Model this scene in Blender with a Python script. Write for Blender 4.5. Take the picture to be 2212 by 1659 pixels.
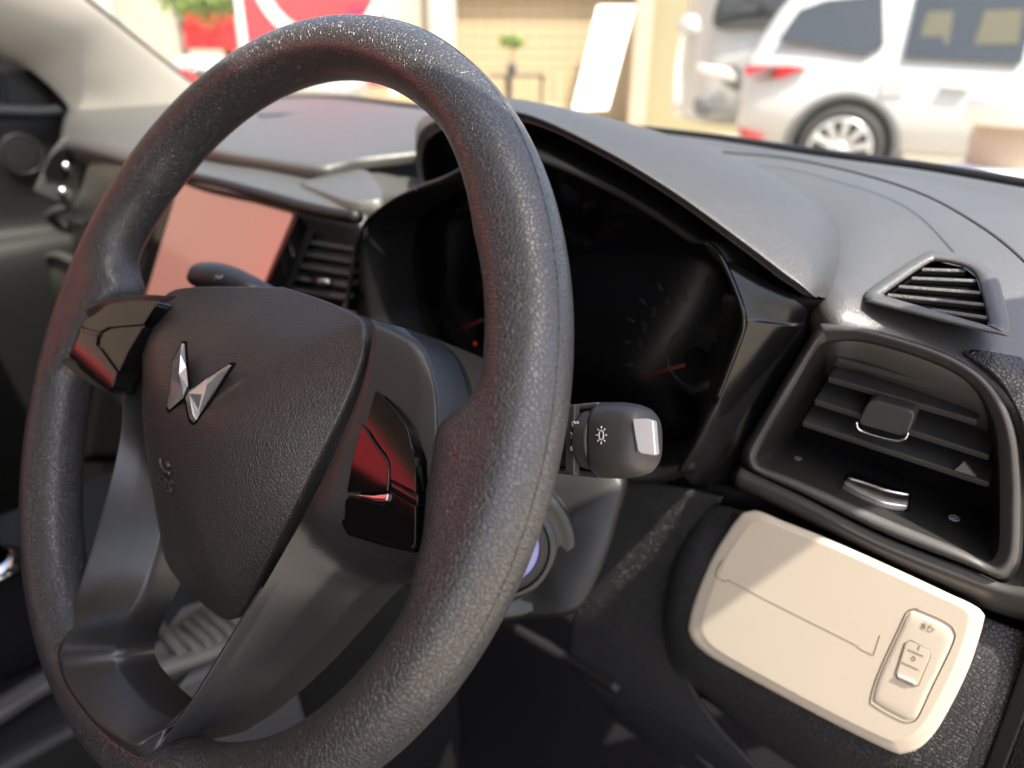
import bpy, bmesh, math, random
import numpy as np
from mathutils import Vector, Matrix
random.seed(7)
S = bpy.context.scene
for o in list(bpy.data.objects): bpy.data.objects.remove(o)
COL = S.collection
# ------------------------------------------------------------------ camera
# Car frame: X to the car's right, Y forwards, Z up, origin at the centre of the steering wheel (metres).
CAM = np.array([0.302287, -0.150787, 0.140960]); YAW, PIT, ROL, FPX, IW, IH = 0.697384, 0.421509, 0.009292, 1534.0, 2212.0, 1659.0
cy, sy, cp, sp = math.cos(YAW), math.sin(YAW), math.cos(PIT), math.sin(PIT)
FW = np.array([-sy*cp, cy*cp, -sp]); RT = np.array([cy, sy, 0.0]); UP = np.cross(RT, FW)
RT, UP = math.cos(ROL)*RT + math.sin(ROL)*UP, -math.sin(ROL)*RT + math.cos(ROL)*UP
cam = bpy.data.cameras.new('camera'); camo = bpy.data.objects.new('camera', cam); COL.objects.link(camo)
camo.matrix_world = Matrix(((RT[0], UP[0], -FW[0], CAM[0]), (RT[1], UP[1], -FW[1], CAM[1]), (RT[2], UP[2], -FW[2], CAM[2]), (0, 0, 0, 1)))
cam.sensor_width = 36.0; cam.lens = FPX/IW*36.0; cam.clip_start = 0.01; cam.clip_end = 400
cam.dof.use_dof = True; cam.dof.focus_distance = 0.30; cam.dof.aperture_fstop = 6.0
S.camera = camo
# ------------------------------------------------------------------ world, sun, exposure
SUN_EL, SUN_AZ = math.radians(63), math.radians(109)      # azimuth from +Y towards +X: the sun stands to the right of the car, the roof shades the cabin behind the header
w = bpy.data.worlds.new('World'); S.world = w; w.use_nodes = True
nt = w.node_tree; bg = nt.nodes['Background']; sk = nt.nodes.new('ShaderNodeTexSky')
sk.sky_type = 'NISHITA'; sk.sun_disc = False; sk.sun_elevation = SUN_EL; sk.sun_rotation = SUN_AZ
nt.links.new(sk.outputs[0], bg.inputs[0]); bg.inputs[1].default_value = 0.15
sk.air_density = 0.8; sk.dust_density = 4.0; sk.ozone_density = 0.4
sun = bpy.data.lights.new('sun', 'SUN'); sun.energy = 3.6; sun.angle = math.radians(0.5); sun.color = (1, 0.93, 0.82)
suno = bpy.data.objects.new('sun', sun); COL.objects.link(suno)
sd = Vector((math.sin(SUN_AZ)*math.cos(SUN_EL), math.cos(SUN_AZ)*math.cos(SUN_EL), math.sin(SUN_EL)))
suno.rotation_euler = sd.to_track_quat('Z', 'Y').to_euler(); suno.location = (5, 0, 8)
S.view_settings.view_transform = 'Standard'; S.view_settings.look = 'None'; S.view_settings.gamma = 1.0
S.view_settings.use_curve_mapping = False; S.view_settings.exposure = 1.6
S.render.engine = 'CYCLES'; S.cycles.use_denoising = True; S.cycles.max_bounces = 8; S.cycles.transparent_max_bounces = 12
S.cycles.sample_clamp_indirect = 6.0; S.cycles.caustics_reflective = False; S.cycles.caustics_refractive = False
# ------------------------------------------------------------------ point helpers: where the view ray of a photo pixel meets a real plane of the car
def ray(x, y): return FW + (x-IW/2)/FPX*RT - (y-IH/2)/FPX*UP
def PY(x, y, Y): d = ray(x, y); return CAM + d*(Y-CAM[1])/d[1]
def PX(x, y, X): d = ray(x, y); return CAM + d*(X-CAM[0])/d[0]
def PZ(x, y, Z): d = ray(x, y); return CAM + d*(Z-CAM[2])/d[2]
def PP(x, y, p0, n): d = ray(x, y); n = np.array(n); return CAM + d*((np.array(p0)-CAM)@n)/(d@n)
TILT = math.radians(30)
WU, WV, WN = np.array([1.0, 0, 0]), np.array([0, math.sin(TILT), math.cos(TILT)]), np.array([0, -math.cos(TILT), math.sin(TILT)])
def WL(x, y, z): return WU*x + WV*y + WN*z                 # wheel frame to car frame
def PW(x, y, z): return PP(x, y, WN*z, WN)
# ------------------------------------------------------------------ materials
MATS = {}
def mat(name, col, rough=0.5, metal=0.0, spec=0.5, bump=None, coat=0.0, emit=None, estr=0.0, var=0.0, vscale=30.0, rvar=0.0):
    if name in MATS: return MATS[name]
    m = bpy.data.materials.new(name); m.use_nodes = True; n = m.node_tree; b = n.nodes['Principled BSDF']
    b.inputs['Base Color'].default_value = (*col, 1); b.inputs['Roughness'].default_value = rough; b.inputs['Metallic'].default_value = metal
    b.inputs['Specular IOR Level'].default_value = spec; b.inputs['Coat Weight'].default_value = coat
    if emit: b.inputs['Emission Color'].default_value = (*emit, 1); b.inputs['Emission Strength'].default_value = estr
    tc = n.nodes.new('ShaderNodeTexCoord')
    if var or rvar:
        no = n.nodes.new('ShaderNodeTexNoise'); no.inputs['Scale'].default_value = vscale; no.inputs['Detail'].default_value = 5
        n.links.new(tc.outputs['Object'], no.inputs['Vector'])
        if var:
            mx = n.nodes.new('ShaderNodeMix'); mx.data_type = 'RGBA'; mx.inputs[6].default_value = (*[c*(1-var) for c in col], 1); mx.inputs[7].default_value = (*[min(1, c*(1+var)) for c in col], 1)
            n.links.new(no.outputs['Fac'], mx.inputs[0]); n.links.new(mx.outputs[2], b.inputs['Base Color'])
        if rvar:
            mr = n.nodes.new('ShaderNodeMapRange'); mr.inputs[1].default_value = 0.3; mr.inputs[2].default_value = 0.7
            mr.inputs[3].default_value = rough-rvar; mr.inputs[4].default_value = rough+rvar
            n.links.new(no.outputs['Fac'], mr.inputs[0]); n.links.new(mr.outputs[0], b.inputs['Roughness'])
    if bump:
        kind, scale, dist = bump
        bp = n.nodes.new('ShaderNodeBump'); bp.inputs['Distance'].default_value = dist; bp.inputs['Strength'].default_value = 1.0
        if kind == 'leather':
            warp = n.nodes.new('ShaderNodeTexNoise'); warp.inputs['Scale'].default_value = scale*0.5; warp.inputs['Detail'].default_value = 2
            n.links.new(tc.outputs['Object'], warp.inputs['Vector'])
            vm = n.nodes.new('ShaderNodeVectorMath'); vm.operation = 'MULTIPLY_ADD'; vm.inputs[1].default_value = (0.5/scale,)*3
            n.links.new(warp.outputs['Color'], vm.inputs[0]); n.links.new(tc.outputs['Object'], vm.inputs[2])
            v = n.nodes.new('ShaderNodeTexVoronoi'); v.feature = 'DISTANCE_TO_EDGE'; v.inputs['Scale'].default_value = scale
            n.links.new(vm.outputs[0], v.inputs['Vector'])
            mr = n.nodes.new('ShaderNodeMapRange'); mr.interpolation_type = 'SMOOTHERSTEP'; mr.inputs[1].default_value = 0.0; mr.inputs[2].default_value = 0.17
            n.links.new(v.outputs['Distance'], mr.inputs[0])
            n2 = n.nodes.new('ShaderNodeTexNoise'); n2.inputs['Scale'].default_value = scale*1.6; n2.inputs['Detail'].default_value = 3
            n.links.new(tc.outputs['Object'], n2.inputs['Vector'])
            ad = n.nodes.new('ShaderNodeMath'); ad.operation = 'MULTIPLY_ADD'; ad.inputs[1].default_value = 0.35
            n.links.new(n2.outputs['Fac'], ad.inputs[0]); n.links.new(mr.outputs[0], ad.inputs[2])
            n.links.new(ad.outputs[0], bp.inputs['Height'])
        else:
            v = n.nodes.new('ShaderNodeTexNoise'); v.inputs['Scale'].default_value = scale; v.inputs['Detail'].default_value = 3
            n.links.new(tc.outputs['Object'], v.inputs['Vector']); n.links.new(v.outputs['Fac'], bp.inputs['Height'])
        n.links.new(bp.outputs[0], b.inputs['Normal'])
    MATS[name] = m; return m
LEATHER = mat('rim_leather', (0.036, 0.0355, 0.037), 0.33, spec=1.0, bump=('leather', 560, 0.00024), rvar=0.03, vscale=60)
COVER = mat('airbag_cover_grain', (0.034, 0.030, 0.029), 0.38, spec=0.9, bump=('leather', 560, 0.00012))
TRIM = mat('spoke_plastic', (0.026, 0.026, 0.027), 0.34, spec=0.7, bump=('noise', 1500, 0.0001))
DASH = mat('dash_soft_plastic', (0.066, 0.065, 0.062), 0.40, spec=0.9, bump=('leather', 850, 0.00006))
HOOD = mat('hood_skin', (0.042, 0.042, 0.042), 0.45, spec=0.8, bump=('leather', 850, 0.00006))
DASHLOW = mat('lower_dash_grain', (0.03, 0.03, 0.032), 0.42, spec=0.5, bump=('leather', 480, 0.0005))
DARK = mat('dark_plastic', (0.008, 0.008, 0.008), 0.5, spec=0.4)
MID = mat('grey_plastic', (0.048, 0.046, 0.045), 0.42, spec=0.5, bump=('noise', 1200, 0.0001))
PIANO = mat('gloss_black', (0.004, 0.004, 0.004), 0.06, spec=0.55)
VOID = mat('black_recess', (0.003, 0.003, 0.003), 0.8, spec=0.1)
EMBLEM = mat('emblem_silver', (0.80, 0.79, 0.78), 0.18, metal=0.8)
CHROME = mat('satin_chrome', (0.78, 0.77, 0.76), 0.13, metal=1.0)
SILVER = mat('silver_paint', (0.62, 0.61, 0.60), 0.32, metal=0.35)
CREAM = mat('cream_plastic', (0.61, 0.535, 0.43), 0.42, spec=0.45, var=0.03, vscale=20, bump=('noise', 900, 0.00003))
CREAMLINE = mat('cream_gap', (0.20, 0.165, 0.12), 0.7)
PILLAR = mat('pillar_cream', (0.50, 0.46, 0.40), 0.75, spec=0.3, bump=('noise', 600, 0.0002))
ICON = mat('icon_print', (0.62, 0.58, 0.52), 0.5)
ICONDARK = mat('icon_grey', (0.16, 0.16, 0.16), 0.5)
CLOTH = mat('carpet', (0.006, 0.006, 0.007), 0.9, spec=0.1, bump=('noise', 900, 0.001))
LENS = mat('cluster_lens', (0.002, 0.002, 0.003), 0.07, spec=0.35)
SCREEN = mat('screen_red_reflection', (0.02, 0.012, 0.012), 0.16, spec=0.8, coat=0.5, emit=(1.0, 0.42, 0.32), estr=0.16)  # salmon emission stands in for the red reflection on the screen
NEEDLE = mat('needle_red', (0.07, 0.005, 0.005), 0.5, emit=(1, 0.03, 0.03), estr=0.004)
BUTTONGLOW = mat('button_glow', (0.06, 0.06, 0.09), 0.4, emit=(0.45, 0.45, 1.0), estr=0.16)
BEIGERIB = mat('ribbed_tray_grey', (0.16, 0.155, 0.13), 0.5)
# ------------------------------------------------------------------ mesh helpers
def link(name, me, m, parent=None, smooth=True):
    o = bpy.data.objects.new(name, me); COL.objects.link(o)
    if m: me.materials.append(m)
    if smooth:
        for p in me.polygons: p.use_smooth = True
    if parent: o.parent = parent; o.matrix_parent_inverse = WM[parent.name].inverted()
    WM[o.name] = Matrix.Identity(4)
    return o
WM = {}
def thing(name, label, cat, loc=(0, 0, 0), group=None):
    o = bpy.data.objects.new(name, None); COL.objects.link(o); o.location = [float(c) for c in loc]; o.empty_display_size = 0.05
    o['label'] = label; o['category'] = cat; WM[o.name] = Matrix.Translation(o.location)
    if group: o['group'] = group
    return o
def tag(o, label, cat, group=None):
    o['label'] = label; o['category'] = cat
    if group: o['group'] = group
    return o
def struct(o): o['kind'] = 'structure'; return o
def raw(name, vs, fs, m, parent=None, smooth=True):
    me = bpy.data.meshes.new(name); me.from_pydata([tuple(float(c) for c in v) for v in vs], [], fs); me.update()
    bm = bmesh.new(); bm.from_mesh(me); bmesh.ops.remove_doubles(bm, verts=bm.verts, dist=1e-7); bmesh.ops.recalc_face_normals(bm, faces=bm.faces); bm.to_mesh(me); bm.free()
    return link(name, me, m, parent, smooth)
def cr(pts, n, closed=False):
    """Catmull-Rom through the points, n samples in all."""
    P = np.array(pts, float); k = len(P); out = []
    segs = k if closed else k-1
    for i in range(n):
        t = i*segs/(n if closed else n-1); s = min(int(t), segs-1); u = t-s
        g = lambda j: P[j % k] if closed else (P[j] if 0 <= j < k else (2*P[0]-P[1] if j < 0 else 2*P[-1]-P[-2]))
        a, b, c, d = g(s-1), g(s), g(s+1), g(s+2)
        out.append(0.5*((2*b)+(-a+c)*u+(2*a-5*b+4*c-d)*u*u+(-a+3*b-3*c+d)*u**3))
    return np.array(out)
def patch(name, rows, m, parent=None, nu=40, nv=28, thick=0.003, back=None, linear=False):
    """Sculpted panel: a smooth sheet through a net of points, given real thickness behind it."""
    R = [cr(r, nu) for r in rows]
    R = np.array(R)
    cols = [cr(R[:, i], nv) for i in range(nu)] if not linear else [np.array([R[k, i] for k in range(len(R))]) for i in range(nu)]
    G = np.array(cols); nv2 = G.shape[1]
    vs = G.reshape(-1, 3); fs = [(i*nv2+j, i*nv2+j+1, (i+1)*nv2+j+1, (i+1)*nv2+j) for i in range(nu-1) for j in range(nv2-1)]
    o = raw(name, vs, fs, m, parent)
    if thick:
        # make normals face the camera side, thicken away from it
        me = o.data; c = CAM if back is None else np.array(back)
        s = sum((np.array(p.normal) @ (c-np.array(p.center))) for p in me.polygons)
        if s < 0: me.flip_normals()
        md = o.modifiers.new('thickness', 'SOLIDIFY'); md.thickness = thick; md.offset = -1
    return o
def loft(name, rings, m, parent=None, closed_ring=True, closed_path=False, caps=False, smooth=True):
    n = len(rings[0]); vs = [v for r in rings for v in r]; fs = []
    K = len(rings)
    for k in range(K if closed_path else K-1):
        for i in range(n if closed_ring else n-1):
            a, b = k, (k+1) % K; j = (i+1) % n
            fs.append((a*n+i, a*n+j, b*n+j, b*n+i))
    if caps: fs.append(tuple(range(n))); fs.append(tuple((K-1)*n+i for i in range(n)))
    return raw(name, vs, fs, m, parent, smooth)
def frames(pts):
    P = np.array(pts, float); n = len(P); T = np.gradient(P, axis=0); T /= np.linalg.norm(T, axis=1)[:, None]
    up = np.array([0, 0, 1.0]) if abs(T[0][2]) < 0.9 else np.array([1.0, 0, 0]); out = []
    a = np.cross(T[0], up); a /= np.linalg.norm(a)
    for t in T:
        a = a-t*(a@t); a /= np.linalg.norm(a); out.append((a, np.cross(t, a)))
    return out
def tube(name, pts, r, m, parent=None, n=10, samples=None, flat=1.0):
    P = cr(pts, samples) if samples else np.array(pts, float)
    fr = frames(P); rr = [r]*len(P) if np.isscalar(r) else np.interp(np.linspace(0, 1, len(P)), np.linspace(0, 1, len(r)), r)
    rings = [[P[i]+rr[i]*(math.cos(a)*fr[i][0]+flat*math.sin(a)*fr[i][1]) for a in np.linspace(0, 2*math.pi, n, endpoint=False)] for i in range(len(P))]
    return loft(name, rings, m, parent, caps=True)
def prism(name, outline, depth, m, parent=None, bevel=0.0, seg=3, smooth=True):
    """Outline (3D points facing the viewer) extruded by the depth vector."""
    O = np.array(outline, float); n = len(O); D = np.array(depth, float)
    vs = list(O)+list(O+D); fs = [tuple(range(n)), tuple(range(2*n-1, n-1, -1))]+[(i, (i+1) % n, n+(i+1) % n, n+i) for i in range(n)]
    o = raw(name, vs, fs, m, parent, smooth=False)
    if bevel:
        b = o.modifiers.new('bevel', 'BEVEL'); b.width = bevel; b.segments = seg; b.limit_method = 'ANGLE'; b.angle_limit = math.radians(50); b.harden_normals = False
        if smooth:
            for p in o.data.polygons: p.use_smooth = True
            o.modifiers.new('weighted', 'WEIGHTED_NORMAL')
    return o
def box(name, lo, hi, m, parent=None, bevel=0.0, M=None):
    lo, hi = np.array(lo, float), np.array(hi, float)
    c = [(lo[0], lo[1]), (hi[0], lo[1]), (hi[0], hi[1]), (lo[0], hi[1])]
    pts = [np.array([x, y, lo[2]]) for x, y in c]
    D = np.array([0, 0, hi[2]-lo[2]])
    if M is not None: pts = [M(p) for p in pts]; D = M(np.array([lo[0], lo[1], hi[2]]))-M(np.array([lo[0], lo[1], lo[2]]))
    return prism(name, pts, D, m, parent, bevel)
def pillow(name, outline, normal, h, m, parent=None, rings=10, power=2.4, skirt=0.01, n=96, zfun=None, smoothed=True, inset=1.0):
    """Domed pad: a closed outline raised towards its middle along the normal, with a skirt behind the edge."""
    O = cr(outline, n, True) if smoothed else np.array(outline, float); n = len(O); c = O.mean(axis=0); N = np.array(normal, float)
    R = [O-N*skirt]
    for k in range(rings+1):
        t = k/rings*inset; R.append(c+(O-c)*(1-t)+N*h*(1-(1-t)**power))
    vs = [v for r in R for v in r]; fs = []
    for k in range(len(R)-1):
        for i in range(n): j = (i+1) % n; fs.append((k*n+i, k*n+j, (k+1)*n+j, (k+1)*n+i))
    fs.append(tuple((len(R)-1)*n+i for i in range(n)))
    return raw(name, vs, fs, m, parent)
def disc(name, c, axis, r, h, m, parent=None, n=40):
    a = np.array(axis, float); a /= np.linalg.norm(a); e = np.cross(a, [0, 0, 1.0] if abs(a[2]) < .9 else [1.0, 0, 0]); e /= np.linalg.norm(e); f = np.cross(a, e)
    return prism(name, [np.array(c)+a*h+r*(math.cos(t)*e+math.sin(t)*f) for t in np.linspace(0, 2*math.pi, n, endpoint=False)], -a*(h+.004), m, parent, .0006)
def ring_frame(name, loops, m, parent=None, n=96, closed_path=True):
    """Frame lofted through closed loops given from outside to inside."""
    return loft(name, [cr(l, n, True) for l in loops], m, parent)
def text(name, body, size, origin, ux, uy, m, parent=None, depth=0.0002, align='CENTER'):
    c = bpy.data.curves.new(name, 'FONT'); c.body = body; c.size = size; c.extrude = depth; c.align_x = align; c.align_y = 'CENTER'
    t = bpy.data.objects.new(name, c); COL.objects.link(t); dg = bpy.context.evaluated_depsgraph_get()
    me = bpy.data.meshes.new_from_object(t.evaluated_get(dg)); bpy.data.objects.remove(t)
    ux, uy = np.array(ux, float), np.array(uy, float); ux /= np.linalg.norm(ux); uy = uy-ux*(uy@ux); uy /= np.linalg.norm(uy); uz = np.cross(ux, uy)
    for v in me.vertices: v.co = Vector(np.array(origin)+ux*v.co[0]+uy*v.co[1]+uz*v.co[2])
    me.materials.clear(); return link(name, me, m, parent, False)
def plane3(a, b, c): n = np.cross(b-a, c-a); n /= np.linalg.norm(n); return a, (n if n@(CAM-a) > 0 else -n)
def rounded(pts, r, k=5):
    """Polygon corners rounded by quadratic arcs (any 3D planar outline)."""
    P = [np.array(p, float) for p in pts]; out = []
    for i in range(len(P)):
        a, b, c = P[i-1], P[i], P[(i+1) % len(P)]
        la, lc = np.linalg.norm(a-b), np.linalg.norm(c-b); ra = min(r, la*0.45); rc = min(r, lc*0.45)
        s, e = b+(a-b)/la*ra, b+(c-b)/lc*rc
        for j in range(k+1):
            t = j/k; out.append(s*(1-t)**2+2*b*t*(1-t)+e*t*t)
    return out
# ================================================================== STEERING WHEEL
wheel = thing('steering_wheel', 'black leather-grain steering wheel with winged chrome emblem on its hub', 'steering wheel', (0, 0.05, -0.03))
RW = 0.170
def wang(d): return (d+180) % 360-180
def rim_mesh():
    NT, NP = 360, 48; rings = []
    ra = np.array([-180, -150, -125, -90, -60, -40, -25, -10, 0, 20, 30, 37, 47, 56, 70, 90, 110, 126, 136, 146, 152, 160, 180])
    ri = np.array([15.8, 15.2, 14.4, 14.0, 14.0, 14.6, 15.6, 15.9, 15.9, 16.0, 16.6, 17.6, 14.6, 12.6, 13.0, 12.8, 13.0, 13.8, 14.8, 17.4, 16.8, 16.0, 15.8])/1000
    for k in range(NT):
        th = 2*math.pi*k/NT; d = wang(math.degrees(th)); er = np.array([math.cos(th), math.sin(th)])
        rin = float(np.interp(d, ra, ri)); E = 0.0; W = 0.0
        for c0, amp, hw in ((0.0, float(np.interp(d, [-12, -6, 0, 10], [.004, .008, .0150, .0195])), 12.2), (180.0, float(np.interp(wang(180-d), [-12, -6, 0, 10], [.008, .012, .0170, .0195])), 12.5)):
            f = abs(wang(d-c0))/hw; W = max(W, 1/(1+f**9)); E = max(E, amp/(1+f**9))
        ring = []
        for j in range(NP):
            ph = 2*math.pi*j/NP; c, s = math.cos(ph), math.sin(ph)
            if c >= 0: rr, rz = 0.0147*c, 0.0160*s
            else:
                u = min(1, max(0, (-c-.30)/.70)); u = u*u*(3-2*u)
                rr = rin*c-E*u; rz = 0.0160*s*(1+.55*W*u)-0.0045*W*u
            ring.append(WL(*(er*(RW+rr)), rz))
        rings.append(ring)
    return rings
loft('rim', rim_mesh(), LEATHER, wheel, closed_path=True)
# thin moulding seam on the outside of the rim
tube('rim_seam', [WL((RW+0.0141)*math.cos(a), (RW+0.0141)*math.sin(a), 0.0045) for a in np.linspace(0, 2*math.pi, 200)], 0.00035, LEATHER, wheel, 6)
# airbag cover
half = [(0, 53, -10), (34, 53, -9), (58, 51.5, -6), (69, 48.5, -4), (75, 41, -3), (78, 31, -2), (77, 12, -2), (72, -10, -3), (64, -38, -6), (52, -68, -12), (39, -96, -19), (32, -105, -21), (20, -109, -22), (0, -110, -22)]
def smoothpoly(p, n): return cr(p, n)
right = smoothpoly(half, 60); left = [(-x*float(np.interp(y, [-110, -60, 0], [1.05, 1.16, 1.27])), y, z) for x, y, z in right[::-1]][1:-1]
hub_o = np.array([(x, y+(.20*x*min(1, max(0, (y+15)/60)) if x < 0 else 0), z) for x, y, z in list(right)+left])/1000
def hub_mesh():
    c = np.array([0, -0.022, 0.0]); n = len(hub_o); rings = []
    prof = [0, .012, .03, .06, .1, .16, .24, .34, .46, .6, .75, .9, .985]
    rings.append([WL(x*0.97, y*0.97, z-0.02) for x, y, z in hub_o])
    rings.append([WL(x*0.995, y*0.995, z-0.003) for x, y, z in hub_o])
    for t in prof:
        ring = []
        for x, y, z in hub_o:
            px, py = c[0]+(x-c[0])*(1-t), c[1]+(y-c[1])*(1-t)
            top = 0.0195-0.9*px*px*1.4-1.0*(py-0.005)**2*(2.2 if py < 0.005 else 2.0)
            f = 1-(1-t)**(3.2-1.3*min(1, max(0, (y+.01)/.05)))
            ring.append(WL(px, py, z+(top-z)*f))
        rings.append(ring)
    return rings
def hubz(x, y): return 0.0195-0.9*x*x*1.4-1.0*(y-0.005)**2*(2.2 if y < 0.005 else 2.0)
hub = loft('airbag_cover', hub_mesh(), COVER, wheel, caps=True)
# emblem: two faceted chrome wings on a dark shadow gap
def onhub(px, py, lift=0.0):
    z = 0.016
    for _ in range(6):
        p = PW(px, py, z+lift); x, y = p@WU, p@WV; z = hubz(x, y)
    return PW(px, py, z+lift)
def wing(name, outline, ridge):
    """Faceted wing: outline on the cover, ridge line raised."""
    O = [onhub(x, y, 0.0004) for x, y in outline]; B = [onhub(x, y, -0.002) for x, y in outline]; Rg = [onhub(x, y, 0.0030) for x, y in ridge]
    n, k = len(O), len(Rg); vs = O+B+Rg; fs = [(i, (i+1) % n, n+(i+1) % n, n+i) for i in range(n)]
    near = [min(range(k), key=lambda j: np.linalg.norm(Rg[j]-o)+(0)) for o in O]
    for i in range(n):
        a, b = near[i], near[(i+1) % n]; j = (i+1) % n
        fs.append((i, j, 2*n+a))
        if a != b:
            st = 1 if b > a else -1
            for q in range(a, b, st): fs.append((j, 2*n+q, 2*n+q+st))
    return raw(name, vs, fs, EMBLEM, hub, smooth=False)
wl = [(392.6, 741.9), (398.5, 743), (402, 792.3), (406.2, 835.7), (396.1, 859.1), (365.7, 884.9), (360.5, 877.9), (369.2, 815.8), (372.2, 780.6)]
wr = [(500.4, 788.8), (424.3, 907.1), (417.2, 911.8), (409, 903.6), (399.7, 859.1), (406.7, 843.9), (447.7, 816.9), (494.6, 787.6)]
wing('emblem_wing', wl, [(390, 765), (386.8, 808.7), (394, 838), (370, 872)])
wing('emblem_wing', wr, [(480, 806), (447, 830), (436, 852), (408, 850), (416, 896)])
for o_, s_ in ((wl, 1.10), (wr, 1.10)):
    c_ = np.mean(o_, axis=0); prism('emblem_gap', [onhub(*(c_+(np.array(p)-c_)*s_+np.array([0.5, 1.0])), 0.00015) for p in o_], -WN*0.001, VOID, hub)
# embossed airbag marks
cs = onhub(357, 1046); text('airbag_lettering', 'SRS', 0.0085, onhub(357, 1046, 0.0003), onhub(372, 1056)-onhub(345, 1040), WV, COVER, hub, 0.0006)
tube('airbag_mark', [onhub(x, y, 0.0003) for x, y in [(345, 990), (348, 1005), (358, 1018), (368, 1022)]], 0.0009, COVER, hub, 8, 12)
tube('airbag_mark', [onhub(x, y, 0.0003) for x, y in [(362, 1000), (366, 1008)]], 0.0014, COVER, hub, 8, 4)
# ---- spoke trims: lofted shells
def spoke(name, rows, m):
    """rows of wheel-frame points; smooth along the path, sharp-ish across."""
    K = len(rows[0]); L = [cr([r[k] for r in rows], 64) for k in range(K)]
    rings = []
    for i in range(64):
        sec = [L[k][i] for k in range(K)]
        # round the section a little by doubling its inner corners
        out = [sec[0]]
        for k in range(1, K-1):
            out += [sec[k]+(sec[k-1]-sec[k])*0.10, sec[k]+(sec[k-1]-sec[k])*0.03+(sec[k+1]-sec[k])*0.03, sec[k]+(sec[k+1]-sec[k])*0.10]
        out.append(sec[-1]); rings.append(out)
    return loft(name, rings, m, wheel, closed_ring=False)
N_ = WN
rr = [((797, 690), (872, 708)), ((801, 712), (912, 752)), ((789, 785), (938, 835)), ((768, 855), (944, 915)), ((738, 925), (944, 1010)), ((703, 1005), (942, 1100)), ((674, 1062), (935, 1180)), ((655, 1100), (905, 1238)),
      ((638, 1132), (835, 1262)), ((600, 1200), (800, 1268)), ((560, 1270), (748, 1320)), ((480, 1400), (640, 1440)), ((400, 1530), (530, 1540)), ((340, 1606), (440, 1602))]
rows = []
for i, (a, b) in enumerate(rr):
    za = float(np.interp(i, [0, 9, 11, 12, 13], [.001, .001, .003, .010, .0145])); zb = -0.006 if i < 7 else (-0.012 if i == 7 else -0.030+max(0, za-.001)*1.2)
    A, Bp = PW(*a, za), PW(*b, zb)
    if i < 8:
        M1, M2 = A+(Bp-A)*0.18+N_*0.0035, A+(Bp-A)*0.7+N_*0.001
    else:
        M1, M2 = A+(Bp-A)*0.15-N_*0.001, A+(Bp-A)*0.6+N_*0.002
    rows.append([A-N_*0.032+(A-Bp)/np.linalg.norm(A-Bp)*-0.004, A-N_*0.003, A+(Bp-A)*0.03, M1, M2, Bp, Bp-N_*0.022])
spoke('right_spoke_trim', rows, TRIM)
rl = [((380, 640), (290, 636)), ((345, 678), (200, 655)), ((308, 728), (140, 700)), ((288, 775), (118, 752)), ((276, 825), (150, 797)), ((268, 880), (232, 852))]
rows = []
for i, (a, b) in enumerate(rl):
    A, Bp = PW(*a, -0.002), PW(*b, 0.011 if 0 < i < 5 else 0.004)
    rows.append([A-N_*0.03, A, A+(Bp-A)*0.12, A+(Bp-A)*0.5+N_*0.001, A+(Bp-A)*0.88, Bp, Bp-N_*0.025])
spoke('left_spoke_trim', rows, TRIM)
vl = [((262, 860), (350, 860)), ((252, 960), (352, 980)), ((215, 1100), (350, 1130)), ((170, 1250), (322, 1242)), ((137, 1345), (277, 1335)), ((120, 1400), (249, 1398)), ((124, 1450), (250, 1430)), ((145, 1497), (268, 1463)), ((190, 1560), (318, 1518)), ((245, 1610), (372, 1551)), ((303, 1640), (402, 1552)), ((345, 1606), (432, 1512)), ((400, 1530), (474, 1430)), ((480, 1400), (545, 1310)), ((560, 1270), (618, 1190))]
rows = []
for i, (a, b) in enumerate(vl):
    zz = float(np.interp(i, [0, 2, 4, 5, 10, 11, 13, 14], [0, 0, .006, .013, .0145, .012, .003, .001]))
    A, Bp = PW(*a, zz), PW(*b, float(np.interp(i, [0, 3, 4, 5, 10, 11, 12], [-.022, -.022, -.012, .004, .004, -.006, -.02])))
    scoop = float(np.interp(i, [3, 5, 10, 12], [0, -.0115, -.0115, 0]))
    rows.append([A-N_*0.03+(A-Bp)*0.10, A-N_*0.002+(A-Bp)*0.02, A+(Bp-A)*0.05, A+(Bp-A)*0.5-N_*scoop, Bp, Bp-N_*0.006+(Bp-A)*0.03, Bp-N_*0.019+(Bp-A)*0.04])
spoke('lower_spoke_trim', rows, TRIM)
# carrier behind the cover so that the gap reads black
prism('hub_carrier', [WL(x*0.93, y*0.93-0.001, -0.034) for x, y, z in hub_o[::3]], -WN*0.02, VOID, wheel)
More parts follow.
